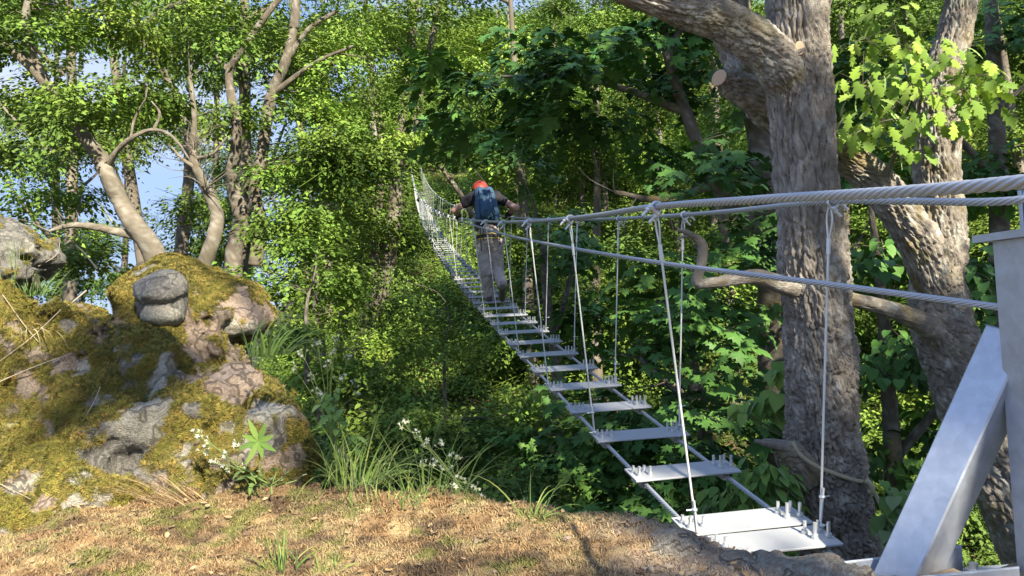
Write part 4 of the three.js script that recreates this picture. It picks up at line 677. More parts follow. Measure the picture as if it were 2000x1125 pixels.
// ---------- trees farther off: trunk from the ground, crown above ----------
function bgTree(name, label, cat, x, D, h, R, seed, { kind = 'fine', size = 1.3, pal = PAL.hornbeam, lai = 2.2, low = 0.3, group, r0 = 0.14, cols = GREYB } = {}) {
  const y0 = terrainY(x, D), root = thing(name, label, cat, V(x, y0, -D), group), r = lcg(seed * 7 + 1), pv = (a, b, c, rr) => { const v = V(a, b, c); v.r = rr; return v; };
  const lean = gauss(r) * 0.8, tr = [pv(x, y0 - 0.4, -D, r0 * 1.3), pv(x + lean * 0.2, y0 + h * 0.3, -D, r0), pv(x + lean * 0.6, y0 + h * 0.6, -D + gauss(r) * 0.3, r0 * 0.7), pv(x + lean, y0 + h * 0.95, -D, r0 * 0.25)];
  const W = [limb(root, 'trunk', tr, { cols, depth: 0, radial: 8, step: 0.4, seed })], blobs = [];
  for (let i = 0; i < 5; i++) {
    const t = lerp(low + 0.08, 0.9, i / 4), a = r() * 6.3, rr = R * (0.55 + 0.45 * r()) * (1 - 0.35 * Math.abs(t - 0.6)), c = V(x + lean * t + Math.cos(a) * R * 0.45, y0 + h * t, -D + Math.sin(a) * R * 0.45);
    blobs.push({ c, r: [rr * 0.8, h * 0.13, rr * 0.8] }); const s = pv(x + lean * t, y0 + h * (t - 0.08), -D, r0 * 0.5), e = pv(c.x, c.y, c.z, r0 * 0.12), m = s.clone().lerp(e, 0.5); m.y -= 0.1; m.r = r0 * 0.3;
    W.push(limb(root, 'limb', [s, m, e], { cols, depth: 0, radial: 5, step: 0.4, seed }));
  }
  blobs.forEach(b => b.n = nFor(b, kind, size, lai)); foliage(root, kind, blobs, pal, seed, { size, clump: 0.45, variant: seed % 2 }); return root;
}
{
  const r = lcg(909), spots = [];
  for (let i = 0; i < 36; i++) {
    const D = 13 + Math.pow(r(), 0.8) * 34, u = lerp(-0.1, 0.78, r()), x = u * D; if (Math.abs(x - axX(D)) < 1.9) continue;
    spots.push([x, D]);
  }
  for (const [x, D] of [[-6.5, 14], [-5.2, 20], [-9.5, 23], [-4.6, 12.2], [-7.5, 30], [-4.6, 27], [-11, 18], [-9, 15], [-14, 26]]) spots.push([x, D]);
  spots.forEach(([x, D], i) => { const left = x / D < -0.15; bgTree('forest_tree', left ? 'dark trunked tree seen against the sky beyond the crooked tree' : 'shaded forest tree on the wooded slope beyond the ravine', 'tree', x, D, (left ? 14 : 9) + r() * 4, 1.7 + r() * 1.2, 200 + i, { pal: PAL.hornbeam, lai: left ? 0.5 : 1.6, low: left ? 0.4 : 0.12, size: left ? 1.0 : 1.2 + D * 0.012, group: left ? 'trees against the sky' : 'forest trees beyond the ravine' }); });
  // undergrowth over the ravine floor and the far slope
  const list = [], rr = lcg(11);
  for (let i = 0; i < 5000; i++) {
    const D = 5 + Math.pow(rr(), 1.2) * 44, x = lerp(D > 14 ? -0.42 : -0.28, 0.8, rr()) * D, y = terrainY(x, D); if (D < 7 && Math.abs(x) < 3 && rr() < 0.4) continue;
    const k = 0.7 + rr() * 0.6, c = PAL.hornbeam[i % 3]; list.push([M4(V(x, y + 0.15 + rr() * 0.9, -D), yawQ(rr() * 6.3).multiply(new THREE.Quaternion().setFromEuler(new THREE.Euler((rr() - 0.3) * 0.8, 0, (rr() - 0.5) * 0.8))), 0.8 + rr() * 0.6 + D * 0.015), c.map(v => v * k)]);
  }
  tag(instanced('undergrowth', SPRAY.fine[0], LEAFY, list), 'dense green undergrowth covering the ravine floor and far slope', 'undergrowth').userData.kind = 'stuff';
  const far = []; for (let i = 0; i < 3000; i++) { const D = 50 + rr() * 40, x = lerp(-0.2, 0.85, rr()) * D, y = terrainY(x, D) + rr() * 11 * (x < -8 ? 0.6 : 1); const k = 0.7 + rr() * 0.6, c = PAL.hornbeam[i % 3]; far.push([M4(V(x, y, -D), yawQ(rr() * 6.3), 2.6 + rr() * 1.6), c.map(v => v * k)]); }
  tag(instanced('distant_wood', SPRAY.fine[1], LEAFY, far), 'distant wood closing the view on the far hillside', 'wood').userData.kind = 'stuff';
}
// ---------- trees behind and beside the photographer: they shade the bridge head and the maples ----------
{
  const S = [[V(6.6, 0, 4.2), [[4.9, 5.4, 4.0, 1.5, 1.8, 1.7, 1.7]], 301], [V(3.3, 0, 1.7), [[2.5, 6.0, 0.4, 1.0, 0.8, 0.9, 1.7], [4.1, 6.7, 1.2, 1.2, 1.0, 1.1, 2.2]], 307], [V(6.4, 0, -0.4), [[4.9, 7.2, 0.1, 1.3, 1.5, 1.2, 2.2], [6.2, 8.4, -0.4, 2, 1.8, 1.6, 2.2], [5.6, 3.2, 0.1, 1.2, 1.1, 1.2, 2]], 302], [V(9.4, 0, 3.4), [[9, 12, 3, 3, 2.4, 3, 2.2], [9.4, 8.6, 3, 2.6, 2, 2.6, 2.2], [8, 14.5, 2, 2.4, 1.6, 2.4, 2]], 303], [V(5.9, 0, 6.8), [[2.5, 5.6, 4.8, 1.3, 0.9, 1.2, 0.36], [4.0, 7.4, 6.4, 1.5, 1.2, 1.5, 0.4], [3.3, 4.2, 4.7, 0.8, 0.5, 0.7, 0.8]], 304], [V(7.6, 0, -2.2), [[7.5, 5.6, -2.6, 1.9, 2.2, 1.8, 2.2], [9.2, 8.6, -2.2, 2.4, 2.2, 2.2, 2], [6.6, 9.8, -1.6, 2, 1.8, 1.8, 2], [10.5, 13.5, -3, 2.6, 2.2, 2.4, 2]], 305], [V(11.5, 0, 1.5), [[11, 11, 2.5, 2.8, 2.4, 2.6, 2], [11.4, 7, 1, 2.4, 2, 2.4, 2]], 306]];
  S.forEach(([b, bl, seed], i) => {
    b.y = terrainY(b.x, -b.z); const root = thing('woodland_tree', 'leafy tree standing beside the bridge head', 'tree', b, 'trees around the bridge head'), pv = (x, y, z, r) => { const v = V(x, y, z); v.r = r; return v; };
    const top = bl[0]; limb(root, 'trunk', [pv(b.x, b.y - 0.3, b.z, 0.2), pv(b.x + 0.1, b.y + 3, b.z, 0.16), pv(lerp(b.x, top[0], 0.3), top[1] - 0.4, lerp(b.z, top[2], 0.3), 0.1), pv(top[0], top[1] + 2, top[2], 0.04)], { cols: OAKB, depth: 0, radial: 10, step: 0.3, seed });
    const blobs = bl.map(q => ({ c: V(q[0], q[1], q[2]), r: [q[3], q[4], q[5]], lai: q[6] })); blobs.forEach(q => q.n = nFor(q, 'small', 1.5, q.lai)); foliage(root, 'small', blobs, PAL.hornbeam, seed, { size: 1.5, clump: 0.25, shell: 0.3 });
  });
}
// ---------- walker on the bridge ----------
{
  const footD = treadD[13], base = axis(footD).add(V(0, 0.005, 0));
  const J = { hip: P(955, 466, 9.75), chest: P(947, 402, 9.93), neck: P(942, 382, 10.02), head: P(938, 373, 10.08), shL: P(922, 387, 9.93), shR: P(967, 384, 9.93), elL: P(887, 411, 9.9), elR: P(1008, 406, 9.86), hiL: P(943, 474, 9.76), knL: P(949, 530, 9.68), anL: P(956, 583, 9.76), hiR: P(968, 474, 9.76), knR: P(971, 528, 9.75), anR: P(981, 557, 9.45) };
  J.haL = handAt(10.3, -1).add(V(0, 0.035, 0)); J.haR = handAt(9.98, 1).add(V(0, 0.035, 0));
  const wr = (el, ha) => el.clone().lerp(ha, 0.78); J.wrL = wr(J.elL, J.haL); J.wrR = wr(J.elR, J.haR);
  const person = thing('person', 'walker seen from behind in black shirt, grey trousers and red helmet gripping both hand cables', 'person', base);
  const part = (n, g, m, p = person) => kid(n, g, m, p, base);
  const bounds = (ps, pad) => { const lo = V(1e9, 1e9, 1e9), hi = V(-1e9, -1e9, -1e9); ps.forEach(p => { lo.min(p); hi.max(p); }); return [lo.addScalar(-pad), hi.addScalar(pad)]; };
  const un = (x, y, z, caps, k) => { let d = 1e3; for (const [a, b, ra, rb] of caps) d = smin(d, cap(x, y, z, a, b, ra, rb), k); return d; };
  // hands: palm over the cable, four fingers curling round it, thumb along the side
  const hand = (wrp, ha, D, side) => {
    const t = along(D), o = [], palm = ha.clone().add(V(0, 0.0, 0)), k = handAt(D, side); o.push([wrp, palm, 0.027, 0.03]);
    for (let f = 0; f < 4; f++) { const c = k.clone().addScaledVector(t, (f - 1.5) * 0.021 + 0.0), out = across(D).multiplyScalar(side), L = [1, 1.1, 1.05, 0.85][f]; const a = c.clone().add(V(0, 0.028, 0)).addScaledVector(out, 0.012), b = c.clone().addScaledVector(out, 0.031 * L).add(V(0, 0.006, 0)), e = c.clone().addScaledVector(out, 0.014).add(V(0, -0.026 * L, 0)); o.push([palm, a, 0.014, 0.0105], [a, b, 0.0105, 0.0095], [b, e, 0.0095, 0.008]); }
    const c = k.clone().addScaledVector(t, 0.025).addScaledVector(across(D), -side * 0.026); o.push([palm, c, 0.014, 0.01], [c, c.clone().addScaledVector(t, 0.028).add(V(0, -0.018, 0)), 0.01, 0.008]); return o;
  };
  const HL = hand(J.wrL, J.haL, 10.3, -1), HR = hand(J.wrR, J.haR, 9.98, 1);
  const torso = [[J.chest, J.hip, 0.13, 0.115], [J.shL, J.shR, 0.062, 0.062], [J.chest, J.neck, 0.11, 0.055]], legs = [[J.hiL, J.knL, 0.078, 0.056], [J.knL, J.anL, 0.055, 0.04], [J.hiR, J.knR, 0.078, 0.056], [J.knR, J.anR, 0.055, 0.04]];
  const arms = [[J.shL, J.elL, 0.05, 0.04], [J.elL, J.wrL, 0.041, 0.029], [J.shR, J.elR, 0.05, 0.04], [J.elR, J.wrR, 0.041, 0.029]];
  const fwd = along(9.9), face = J.head.clone().addScaledVector(fwd, 0.09).add(V(0, -0.03, 0));
  const bodyF = (x, y, z) => { let d = un(x, y, z, [...torso, ...legs, ...arms, [J.neck, J.head, 0.052, 0.05]], 0.03); d = smin(d, ell(x, y, z, J.head, [0.078, 0.105, 0.095]), 0.03); d = smin(d, cap(x, y, z, face, face.clone().addScaledVector(fwd, 0.018), 0.016, 0.01), 0.02); const rt = across(9.9); for (const s of [-1, 1]) d = smin(d, ell(x, y, z, J.head.clone().addScaledVector(rt, s * 0.082), [0.014, 0.03, 0.02]), 0.01); return Math.min(d, smin(d, un(x, y, z, [...HL, ...HR], 0.006), 0.02)); };
  const all = Object.values(J); const [lo, hi] = bounds(all, 0.14);
  const SKIN = std([0.52, 0.3, 0.22], 0.6);
  part('body', nets(lo, hi, 0.012, bodyF), SKIN);
  const fold = (x, y, z, f, a) => a * (noise(x * f, y * f * 0.6, z * f) + 0.5 * noise(x * f * 2.2, y * f * 1.6, z * f * 2.2));
  // shirt with sleeves to mid upper arm
  const slL = J.shL.clone().lerp(J.elL, 0.42), slR = J.shR.clone().lerp(J.elR, 0.42);
  const shirtF = (x, y, z) => un(x, y, z, [[J.chest, J.hip.clone().add(V(0, 0.05, 0)), 0.147, 0.135], [J.shL, J.shR, 0.08, 0.08], [J.chest, J.neck.clone().lerp(J.chest, 0.3), 0.13, 0.085], [J.shL, slL, 0.072, 0.066], [J.shR, slR, 0.072, 0.066]], 0.04) + fold(x, y, z, 13, 0.006);
  const sb = bounds([J.chest, J.hip, J.neck, slL, slR, J.shL, J.shR], 0.2); part('shirt', nets(sb[0], sb[1], 0.012, shirtF), std([0.018, 0.017, 0.022], 0.85));
  const trF = (x, y, z) => un(x, y, z, [[J.hip.clone().add(V(0, 0.07, 0)), J.hip.clone().add(V(0, -0.02, 0)), 0.142, 0.15], [J.hiL, J.knL, 0.105, 0.083], [J.knL, J.anL.clone().add(V(0, 0.02, 0)), 0.083, 0.066], [J.hiR, J.knR, 0.105, 0.083], [J.knR, J.anR.clone().add(V(0, 0.015, 0)), 0.083, 0.062]], 0.025) + fold(x, y, z, 13, 0.014);
  const tb = bounds([J.hip.clone().add(V(0, 0.1, 0)), J.hiL, J.hiR, J.knL, J.knR, J.anL, J.anR], 0.2); part('trousers', nets(tb[0], tb[1], 0.01, trF), std([0.42, 0.36, 0.32], 0.9));
  // shoes
  const shoe = (an, toe, heel, n) => { const f = (x, y, z) => un(x, y, z, [[an, heel, 0.045, 0.04], [heel, toe, 0.042, 0.045], [an, toe, 0.04, 0.03]], 0.02), b = bounds([an, toe, heel], 0.08); const m = part('shoe', nets(b[0], b[1], 0.008, f), std([0.1, 0.085, 0.08], 0.85)); return m; };
  const tl = axis(footD + 0.1).add(V(-0.04, 0.05, 0)); const ankL = J.anL; shoe(ankL, V(ankL.x + 0.0, axY(footD) + 0.05, ankL.z - 0.17), V(ankL.x, axY(footD) + 0.05, ankL.z + 0.03));
  const toeR = P(981, 586, 9.66); toeR.y = axY(footD) + 0.05; shoe(J.anR, toeR, J.anR.clone().add(V(0.0, -0.035, 0.035)));
  const sole = sweep([J.anR.clone().add(V(0, -0.03, 0.08)), J.anR.clone().lerp(toeR, 0.5).add(V(0, -0.02, 0.05)), toeR.clone().add(V(0, -0.03, 0.03))], [0.03, 0.042, 0.03], { radial: 10, step: 0.02 }); part('shoe_sole', sole, std([0.13, 0.1, 0.075], 0.9));
  // gloves
  for (const [H, w] of [[HL, J.wrL], [HR, J.wrR]]) { const b = bounds(H.flatMap(c => [c[0], c[1]]), 0.05), el = w === J.wrL ? J.elL : J.elR; part('glove', nets(b[0], b[1], 0.006, (x, y, z) => un(x, y, z, [...H, [w, w.clone().lerp(el, 0.25), 0.034, 0.036]], 0.008) - 0.004), std([0.02, 0.02, 0.02], 0.8)); }
  // helmet: shell with rim, vents and strap
  const hc = J.head.clone().add(V(0, 0.035, 0)); const sh = new THREE.SphereGeometry(0.118, 28, 14, 0, Math.PI * 2, 0, Math.PI * 0.47); sh.scale(0.92, 0.86, 1.1); sh.rotateX(0.42); sh.translate(hc.x, hc.y, hc.z);
  const helm = part('helmet', sh, new THREE.MeshStandardMaterial({ color: rgb(0.33, 0.05, 0.03), roughness: 0.5, side: THREE.DoubleSide }));
  const rim = new THREE.TorusGeometry(0.116, 0.007, 6, 30); rim.rotateX(Math.PI / 2); rim.scale(0.92, 1, 1.1); rim.translate(0, -0.018, 0); rim.rotateX(0.42); rim.translate(hc.x, hc.y, hc.z); part('rim', rim, std([0.05, 0.045, 0.045], 0.6), helm);
  const fs = []; for (let i = -2; i <= 2; i++) { const v = new THREE.TorusGeometry(0.119, 0.004, 5, 20, Math.PI * 0.7); v.rotateY(Math.PI / 2 + i * 0.28); v.rotateX(0.2); v.scale(0.92, 0.86, 1.1); v.translate(hc.x, hc.y + 0.002, hc.z); fs.push(v); } part('vent_ridge', join(fs), std([0.5, 0.055, 0.03], 0.4), helm);
  const back = new THREE.SphereGeometry(0.09, 18, 12); back.scale(1, 0.9, 1); back.translate(J.head.x, J.head.y - 0.005, J.head.z + 0.018); part('hair', back, std([0.03, 0.024, 0.02], 0.9));
  // harness
  const ring = (c, rx, rz, w, dip, mat, p) => { const pts = []; for (let i = 0; i <= 28; i++) { const a = i / 28 * 6.2832; pts.push(V(c.x + Math.cos(a) * rx, c.y + dip * Math.sin(a), c.z + Math.sin(a) * rz)); } const G = []; const pos = [], idx = []; pts.forEach((q, i) => { pos.push(q.x, q.y - w, q.z, q.x, q.y + w, q.z); if (i) { const a = 2 * (i - 1); idx.push(a, a + 1, a + 2, a + 1, a + 3, a + 2); } }); return part('harness_strap', geoFrom(pos, idx), mat, p); };
  const BLK = std([0.02, 0.02, 0.022], 0.8, 0, { side: THREE.DoubleSide }), YEL = std([0.55, 0.42, 0.12], 0.8, 0, { side: THREE.DoubleSide });
  const hb = J.hip.clone().add(V(0, 0.012, 0)); const belt = ring(hb, 0.168, 0.175, 0.034, 0.01, BLK); for (const o of [0.03, -0.03]) ring(hb.clone().add(V(0, o, 0)), 0.171, 0.178, 0.007, 0.01, YEL, belt);
  for (const [x, y0, y1] of [[938, 440, 490], [975, 440, 478], [943, 436, 466]]) part('strap', bar(P(x, y0, 9.56), P(x + 2, y1, 9.57), 0.0065, 6), BLK);
  part('carabiner', new THREE.TorusGeometry(0.03, 0.006, 6, 16).scale(0.7, 1.4, 1).translate(P(921, 455, 9.6).x, P(921, 455, 9.6).y, P(921, 455, 9.6).z), STEEL);
  // backpack: its own thing
  const bc = P(950, 400, 9.72), bp = thing('backpack', 'blue backpack worn by the walker on the footbridge', 'backpack', bc.clone().add(V(0, -0.22, 0))), bo = bp.position;
  const bt = P(946, 376, 9.8), bb = P(953, 424, 9.66), BLUE = std([0.035, 0.085, 0.15], 0.8), bx = bounds([bt, bb], 0.24), rt = across(9.8);
  const bpF = (x, y, z) => { let d = un(x, y, z, [[bt.clone().addScaledVector(rt, -0.06), bb.clone().addScaledVector(rt, -0.075), 0.075, 0.088], [bt.clone().addScaledVector(rt, 0.06), bb.clone().addScaledVector(rt, 0.075), 0.075, 0.088]], 0.06); return d + fold(x, y, z, 11, 0.009) + 0.006 * Math.abs(noise(x * 30, y * 5, z * 9)); };
  const pk = kid('pack', nets(bx[0], bx[1], 0.01, bpF), BLUE, bp, bo);
  const pc = P(951, 408, 9.56); kid('pocket', nets(pc.clone().add(V(-0.14, -0.17, -0.1)), pc.clone().add(V(0.14, 0.17, 0.1)), 0.009, (x, y, z) => ell(x, y, z, pc, [0.095, 0.12, 0.05]) + fold(x, y, z, 16, 0.006)), std([0.045, 0.11, 0.19], 0.8), bp, bo);
  for (const s of [-1, 1]) kid('seam', sweep([bt.clone().addScaledVector(rt, s * 0.07).add(V(0, 0.03, 0.07)), P(950 + s * 13, 400, 9.55), bb.clone().addScaledVector(rt, s * 0.09).add(V(0, -0.03, 0.085))], [0.006, 0.006], { radial: 5, step: 0.03 }), std([0.015, 0.03, 0.055], 0.8), bp, bo);
  kid('pull_tab', bar(P(957, 388, 9.54), P(958, 394, 9.53), 0.006, 5), std([0.7, 0.72, 0.75], 0.6), bp, bo);
  for (const s of [-1, 1]) kid('shoulder_strap', sweep([bt.clone().addScaledVector(rt, s * 0.08).add(V(0, 0.05, -0.02)), (s < 0 ? J.shL : J.shR).clone().add(V(0, 0.08, 0)).lerp(J.chest.clone().add(V(0, 0.14, 0)), 0.3), J.chest.clone().addScaledVector(rt, s * 0.09).addScaledVector(fwd, 0.15)], [0.018, 0.018], { radial: 6, step: 0.03 }), std([0.02, 0.025, 0.035], 0.8), bp, bo);
}
// ---------- plants, grass, twigs ----------
function hit(px, py, d0 = 1.4, d1 = 6) {   // first rock or ledge surface along the ray of a photo pixel
  let prev = d0; for (let d = d0; d < d1; d += 0.02) { const p = P(px, py, d); const D = -p.z; let s = (D < 3.9 && p.x > -2.3 && p.x < 1.9) ? p.y - ledgeY(p.x, D) : 1; for (const f of rockFields) s = Math.min(s, f(p.x, p.y, p.z)); if (s < 0) return P(px, py, prev); prev = d; }
  return P(px, py, 3.0);
}
const blade = (a, dir, len, w, droop, seg = 7, twist = 0) => {
  const pos = [], idx = [], side = dir.clone().cross(V(0, 1, 0)); if (side.length() < 0.05) side.set(1, 0, 0); side.normalize(); if (twist) side.applyAxisAngle(dir.clone().normalize(), twist);
  let p = a.clone(), d = dir.clone().normalize();
  for (let i = 0; i <= seg; i++) { const t = i / seg, ww = w * (1 - Math.pow(t, 1.8)) + 0.0004; pos.push(p.x - side.x * ww, p.y - side.y * ww + ww * 0.5, p.z - side.z * ww, p.x, p.y, p.z, p.x + side.x * ww, p.y + side.y * ww + ww * 0.5, p.z + side.z * ww); if (i) { const k = 3 * (i - 1); for (const o of [0, 1]) idx.push(k + o, k + o + 1, k + o + 3, k + o + 1, k + o + 4, k + o + 3); } d.y -= droop / seg * (0.3 + 1.4 * t); d.normalize(); p.addScaledVector(d, len / seg); }
  return geoFrom(pos, idx);
};
const gm = (c, tr = 0.35) => { const m = leafMat(0.95, tr); m.color.setRGB(...c); return m; };
const GREENS = [[0.14, 0.24, 0.04], [0.2, 0.3, 0.05], [0.1, 0.18, 0.03], [0.3, 0.36, 0.09]].map(c => gm(c)), STRAWS = [[0.5, 0.38, 0.2], [0.58, 0.47, 0.28], [0.42, 0.3, 0.15]].map(c => gm(c, 0.1));
function tuft(name, label, cat, px, py, n, len, spread, mats, seed, { w = 0.0028, droop = 1.4, lean = 0.5, bias = V(0, 0, 0), up = 1, group } = {}) {
  const r = lcg(seed), b = hit(px, py), g = thing(name, label, cat, b, group);
  for (let i = 0; i < n; i++) { const a = r() * 6.3, s = spread * Math.sqrt(r()), l = len * (0.45 + 0.65 * r()); const o = V(Math.cos(a) * s, -0.01, Math.sin(a) * s * 0.6); if (g.position.x + o.x > -2.2) { const D = -(b.z + o.z); } const d = V(Math.cos(a) * lean * r(), up * (0.7 + 0.3 * r()), Math.sin(a) * lean * r()).add(bias); mk(mats === STRAWS ? 'stalk' : 'blade', blade(o, d, l, w * (0.6 + 0.7 * r()), droop * (0.4 + r()), 7, r()), mats[Math.floor(r() * mats.length)], g); }
  return g;
}
tuft('grass_tuft', 'tall arching green grass on the rim left of the white flowers', 'grass tuft', 705, 945, 90, 0.4, 0.14, GREENS, 1, { droop: 2.1, lean: 1.0, bias: V(0.2, 0, 0), w: 0.0022 });
tuft('grass_tuft', 'grass mixed with flower stems on the ledge rim', 'grass tuft', 840, 965, 44, 0.34, 0.16, GREENS, 2, { droop: 1.3, lean: 0.8, bias: V(0.1, 0, 0) });
tuft('grass_tuft', 'short pale grass on the sunny lip of the ledge', 'grass tuft', 760, 985, 46, 0.14, 0.16, [GREENS[3], GREENS[1], GREENS[0]], 3, { droop: 1.5, lean: 1.1, w: 0.002 });
tuft('grass_tuft', 'few splayed grass blades at the bare end of the ledge', 'grass tuft', 1040, 1010, 14, 0.26, 0.04, GREENS, 4, { droop: 1.5, lean: 1.1, bias: V(0.25, 0, 0) });
tuft('grass_tuft', 'small green grass tuft growing in the dry moss', 'grass tuft', 545, 1118, 22, 0.2, 0.07, GREENS, 5, { droop: 1.3, lean: 1.0, bias: V(-0.15, 0, 0) });
tuft('grass_tuft', 'grass sprigs beside the small tuft in the dry moss', 'grass tuft', 625, 1112, 16, 0.12, 0.07, GREENS, 6, { droop: 1.2, lean: 1.1 });
tuft('grass_tuft', 'bushy green grass on top of the mossy outcrop', 'grass tuft', 55, 575, 70, 0.22, 0.16, [GREENS[0], GREENS[2], GREENS[2]], 7, { droop: 1.9, lean: 1.0, w: 0.004 });
tuft('grass_tuft', 'thin tall grass stems beside the dark weathered rock', 'grass tuft', 40, 520, 12, 0.38, 0.12, [GREENS[0], GREENS[1]], 8, { droop: 0.5, lean: 0.4, w: 0.002 });
tuft('grass_tuft', 'low grass at the foot of the outcrop near the rim', 'grass tuft', 530, 690, 34, 0.24, 0.1, [GREENS[0], GREENS[2]], 9, { droop: 1.7, lean: 0.9, bias: V(0.3, 0, 0), w: 0.004 });
tuft('dry_stalks', 'bundle of bleached straw stalks fanning left over the dry moss', 'dry grass', 365, 985, 46, 0.34, 0.1, STRAWS, 10, { droop: 0.7, lean: 0.5, bias: V(-1.1, 0.3, 0.1), up: 0.8, w: 0.0024 });
tuft('dry_stalks', 'loose dry stalks hanging over the outcrop below the grass', 'dry grass', 60, 640, 14, 0.26, 0.14, STRAWS, 11, { droop: 1.2, lean: 1.0, bias: V(0.4, -0.2, 0.5), up: 0.4, w: 0.002 });
// white catchfly-like flowers
const PETAL = gm([0.72, 0.74, 0.6], 0.3), STEMM = gm([0.2, 0.28, 0.08], 0.1), CALYX = gm([0.4, 0.45, 0.25], 0.2);
const flowerGeo = (() => { const G = [new THREE.ConeGeometry(0.0045, 0.016, 6).rotateX(Math.PI).translate(0, 0.008, 0)]; for (let i = 0; i < 5; i++) { const l = OVATE.clone(); l.scale(0.008, 0.009, 0.012); l.rotateX(-0.35); l.translate(0, 0.016, 0.001); l.rotateY(i * 1.2566); G.push(l); } return join(G); })();
function catchfly(label, bx, by, d, tips, seed) {
  const r = lcg(seed), b = P(bx, by, d), g = thing('white_flower_plant', label, 'wildflower', b), G = [];
  const trunkT = tips.reduce((a, t) => a.add(P(t[0], t[1], d)), V(0, 0, 0)).multiplyScalar(1 / tips.length), mid = b.clone().lerp(trunkT, 0.6).sub(b); G.push(sweep([V(0, 0, 0), mid.clone().multiplyScalar(0.5).add(V(0.02, 0.01, 0)), mid], [0.0035, 0.002], { radial: 5, step: 0.04 }));
  for (const t of tips) {
    const e = P(t[0], t[1], d + gauss(r) * 0.05).sub(b), k = mid.clone().multiplyScalar(0.55 + r() * 0.45); G.push(sweep([k, k.clone().lerp(e, 0.6).add(V(0, 0.01, 0)), e], [0.0018, 0.001], { radial: 4, step: 0.05 }));
    for (let i = 0; i < 6; i++) { const p = e.clone().add(V(gauss(r) * 0.018, gauss(r) * 0.014, gauss(r) * 0.015)); G.push(sweep([e.clone().lerp(k, 0.12), p], [0.0009, 0.0009], { radial: 4, step: 0.05 })); const f = mk('flower', flowerGeo, r() < 0.6 ? PETAL : CALYX, g); f.position.copy(p); f.scale.setScalar(0.55 + r() * 0.4); f.quaternion.setFromEuler(new THREE.Euler((r() - 0.3) * 2, r() * 6, (r() - 0.5) * 2.2)); }
  }
  mk('stem', join(G), STEMM, g);
  for (let i = 0; i < 7; i++) { const l = mk('leaf', OVATE, GREENS[i % 3], g), t = 0.15 + i * 0.11; l.position.copy(mid).multiplyScalar(t); l.scale.set(0.035, 0.05, 0.06 * (1.2 - t * 0.6)); l.rotation.set(0.1 + r() * 0.6, i * 2.4, 0); }
}
catchfly('airy white flowered plant against the dark bushes beside the outcrop', 640, 905, 3.35, [[590, 690], [620, 672], [655, 665], [680, 700], [640, 715], [605, 735], [665, 742], [690, 750], [575, 720], [650, 690], [700, 770], [620, 770]], 61);
catchfly('white flowered sprig leaning over the mossy stone', 500, 945, 3.0, [[388, 850], [400, 880], [420, 905], [440, 890], [470, 870], [445, 915], [405, 865], [480, 905]], 62);
catchfly('white flowered plant drooping over the rim into the ravine', 925, 985, 2.9, [[790, 830], [815, 850], [835, 870], [850, 905], [870, 915], [890, 890], [905, 935], [930, 955], [945, 975], [880, 950], [825, 905], [860, 870]], 63);
function leafyPlant(name, label, cat, bx, by, d, leaf, leaves, size, mats, seed, { stem = true, tilt = 0.5, group } = {}) {
  const r = lcg(seed), b = d ? P(bx, by, d) : hit(bx, by), dd = d || -b.z, g = thing(name, label, cat, b, group), G = [];
  for (const [x, y, s = 1] of leaves) { const e = P(x, y, dd + gauss(r) * 0.06).sub(b), m = mk('leaf', leaf, mats[Math.floor(r() * mats.length)], g), q = size * s * (0.75 + 0.5 * r()); m.position.copy(e); m.scale.set(q, q, q); m.quaternion.copy(yawQ(Math.atan2(e.x + gauss(r) * 0.05, 0.06 + r() * 0.1) + (r() - 0.5))).multiply(new THREE.Quaternion().setFromEuler(new THREE.Euler(tilt * (0.3 + r()), 0, (r() - 0.5) * 0.8))); if (stem) G.push(sweep([e.clone().multiplyScalar(0.35).setX(e.x * 0.15), e.clone().multiplyScalar(0.8), e], [0.003, 0.0015], { radial: 4, step: 0.06 })); }
  if (stem) { G.push(sweep([V(0, -0.02, 0), leaves.reduce((a, l) => a.add(P(l[0], l[1], dd).sub(b)), V(0, 0, 0)).multiplyScalar(0.8 / leaves.length)], [0.005, 0.0025], { radial: 5, step: 0.05 })); mk('stem', join(G), STEMM, g); } return g;
}
const YG = [[0.2, 0.34, 0.05], [0.16, 0.3, 0.05], [0.26, 0.4, 0.08]].map(c => gm(c, 0.4)), MG = [[0.09, 0.2, 0.03], [0.12, 0.25, 0.04], [0.07, 0.16, 0.03]].map(c => gm(c, 0.35));
const scat = (seed, list, n) => { const r = lcg(seed), o = []; for (const [x, y, rx, ry, k] of list) for (let i = 0; i < k; i++) o.push([x + gauss(r) * rx, y + gauss(r) * ry]); return o; };
{ // rosette plant
  const b = P(505, 862, 2.95), g = thing('rosette_plant', 'bright green seven leaved rosette in front of the mossy outcrop', 'plant', b); const toCam = b.clone().negate().normalize();
  for (let i = 0; i < 8; i++) { const a = i / 8 * 6.283 + 0.3, m = mk('leaf', OVATE, YG[i % 3], g), d = V(Math.cos(a), Math.sin(a), 0.25).normalize(); m.quaternion.setFromRotationMatrix(new THREE.Matrix4().lookAt(V(0, 0, 0), d.clone().negate(), toCam)); m.scale.set(0.042, 0.042, 0.07 + 0.016 * (i % 3)); }
  mk('stem', sweep([V(0, 0, 0), V(-0.01, -0.1, -0.03), V(-0.02, -0.2, -0.06)], [0.003, 0.004], { radial: 5, step: 0.03 }), STEMM, g);
}
leafyPlant('low_herb', 'pale green upright leaves at the foot of the outcrop', 'plant', 530, 955, 2.95, OVATE, [[485, 945], [500, 930], [515, 925], [530, 935], [548, 940], [560, 925], [580, 938], [540, 922], [510, 942]], 0.05, YG, 71, { tilt: -0.9 });
leafyPlant('leafy_herb', 'light green leafy stem between the outcrop and the tall grass', 'plant', 655, 900, 3.25, OVATE, scat(5, [[650, 815, 22, 25, 16], [645, 780, 16, 20, 8], [690, 860, 20, 20, 8]]), 0.055, YG, 72);
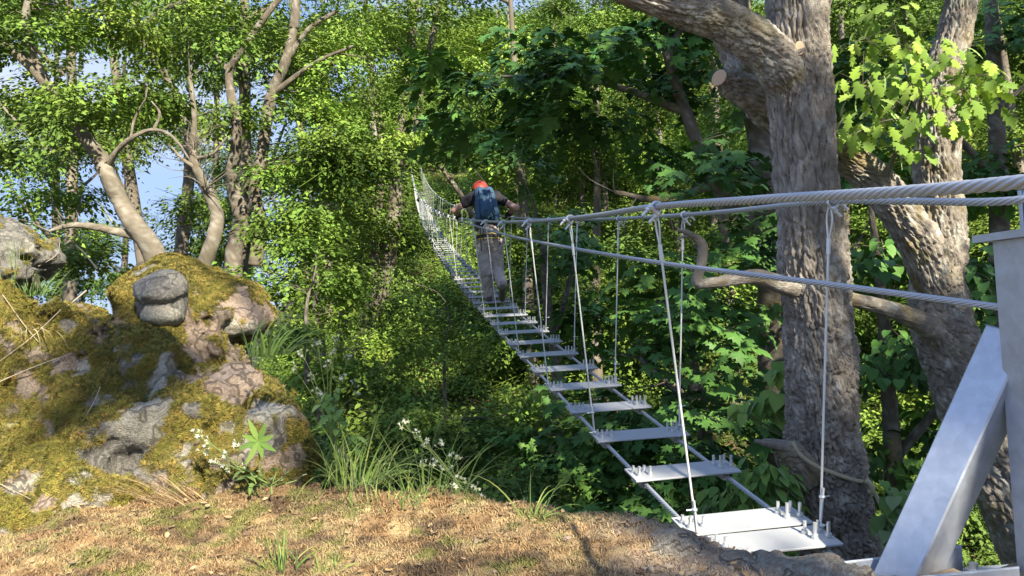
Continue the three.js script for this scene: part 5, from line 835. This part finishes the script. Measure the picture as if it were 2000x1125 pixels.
leafyPlant('linden_sapling', 'pale heart shaped leaves on twigs left of the thick oak trunk', 'sapling', 1575, 900, 4.35, CORDATE, scat(8, [[1465, 795, 26, 14, 12], [1510, 780, 24, 20, 16], [1520, 720, 16, 18, 7], [1535, 805, 14, 14, 5]]), 0.1, YG, 73, { tilt: 0.9 });
leafyPlant('broad_leaved_shrub', 'rounded bright green shrub left of the oak base behind the rungs', 'shrub', 1500, 1150, 3.95, OVATE, scat(9, [[1480, 930, 48, 30, 80], [1450, 985, 75, 35, 110], [1530, 970, 30, 50, 60], [1515, 1095, 50, 18, 26]]), 0.085, [MG[1], YG[1], YG[0]], 74, { tilt: 0.6 });
leafyPlant('leafy_sapling', 'soft grey green sapling behind the slanting steel brace', 'sapling', 1745, 1120, 3.7, CORDATE, scat(10, [[1755, 960, 22, 16, 14], [1740, 1000, 20, 16, 14], [1745, 1040, 24, 22, 14], [1760, 985, 16, 14, 10]]), 0.075, [gm([0.2, 0.28, 0.12]), gm([0.14, 0.24, 0.06]), MG[1]], 75, { tilt: 0.8 });
// fallen twigs on the outcrop
const TW = std([0.46, 0.38, 0.28], 0.9);
[['pale flat splinter of wood lying on the mossy outcrop', [[168, 568], [140, 592], [118, 606]], 0.011], ['long thin twig lying across the mossy outcrop', [[118, 606], [60, 660], [0, 705]], 0.004], ['bleached stick resting on the lower moss', [[0, 745], [70, 715], [140, 690]], 0.005], ['thin twig propped on the outcrop under the grass', [[5, 575], [40, 625], [75, 668]], 0.004], ['short dark twig stuck in the moss of the outcrop', [[196, 755], [185, 782], [168, 812]], 0.004], ['fine twig at the dry foot of the outcrop', [[0, 945], [30, 960], [60, 975]], 0.003], ['curved bare stem rising behind the outcrop', [[75, 520], [108, 500], [118, 470]], 0.005], ['leaning dead stem behind the mossy boulder', [[190, 525], [165, 495], [148, 478]], 0.006]].forEach(([label, pts, r]) => {
  const w = pts.map(([x, y]) => { const p = hit(x, y); return p.addScaledVector(p.clone().normalize(), -0.012); }), o = w[0].clone(); tag(mk('fallen_twig', sweep(w.map(p => p.clone().sub(o)), [r * 0.6, r * 0.3], { radial: 6, step: 0.03 }), TW), label, 'twig').position.copy(o);
});
renderer.render(scene, camera);
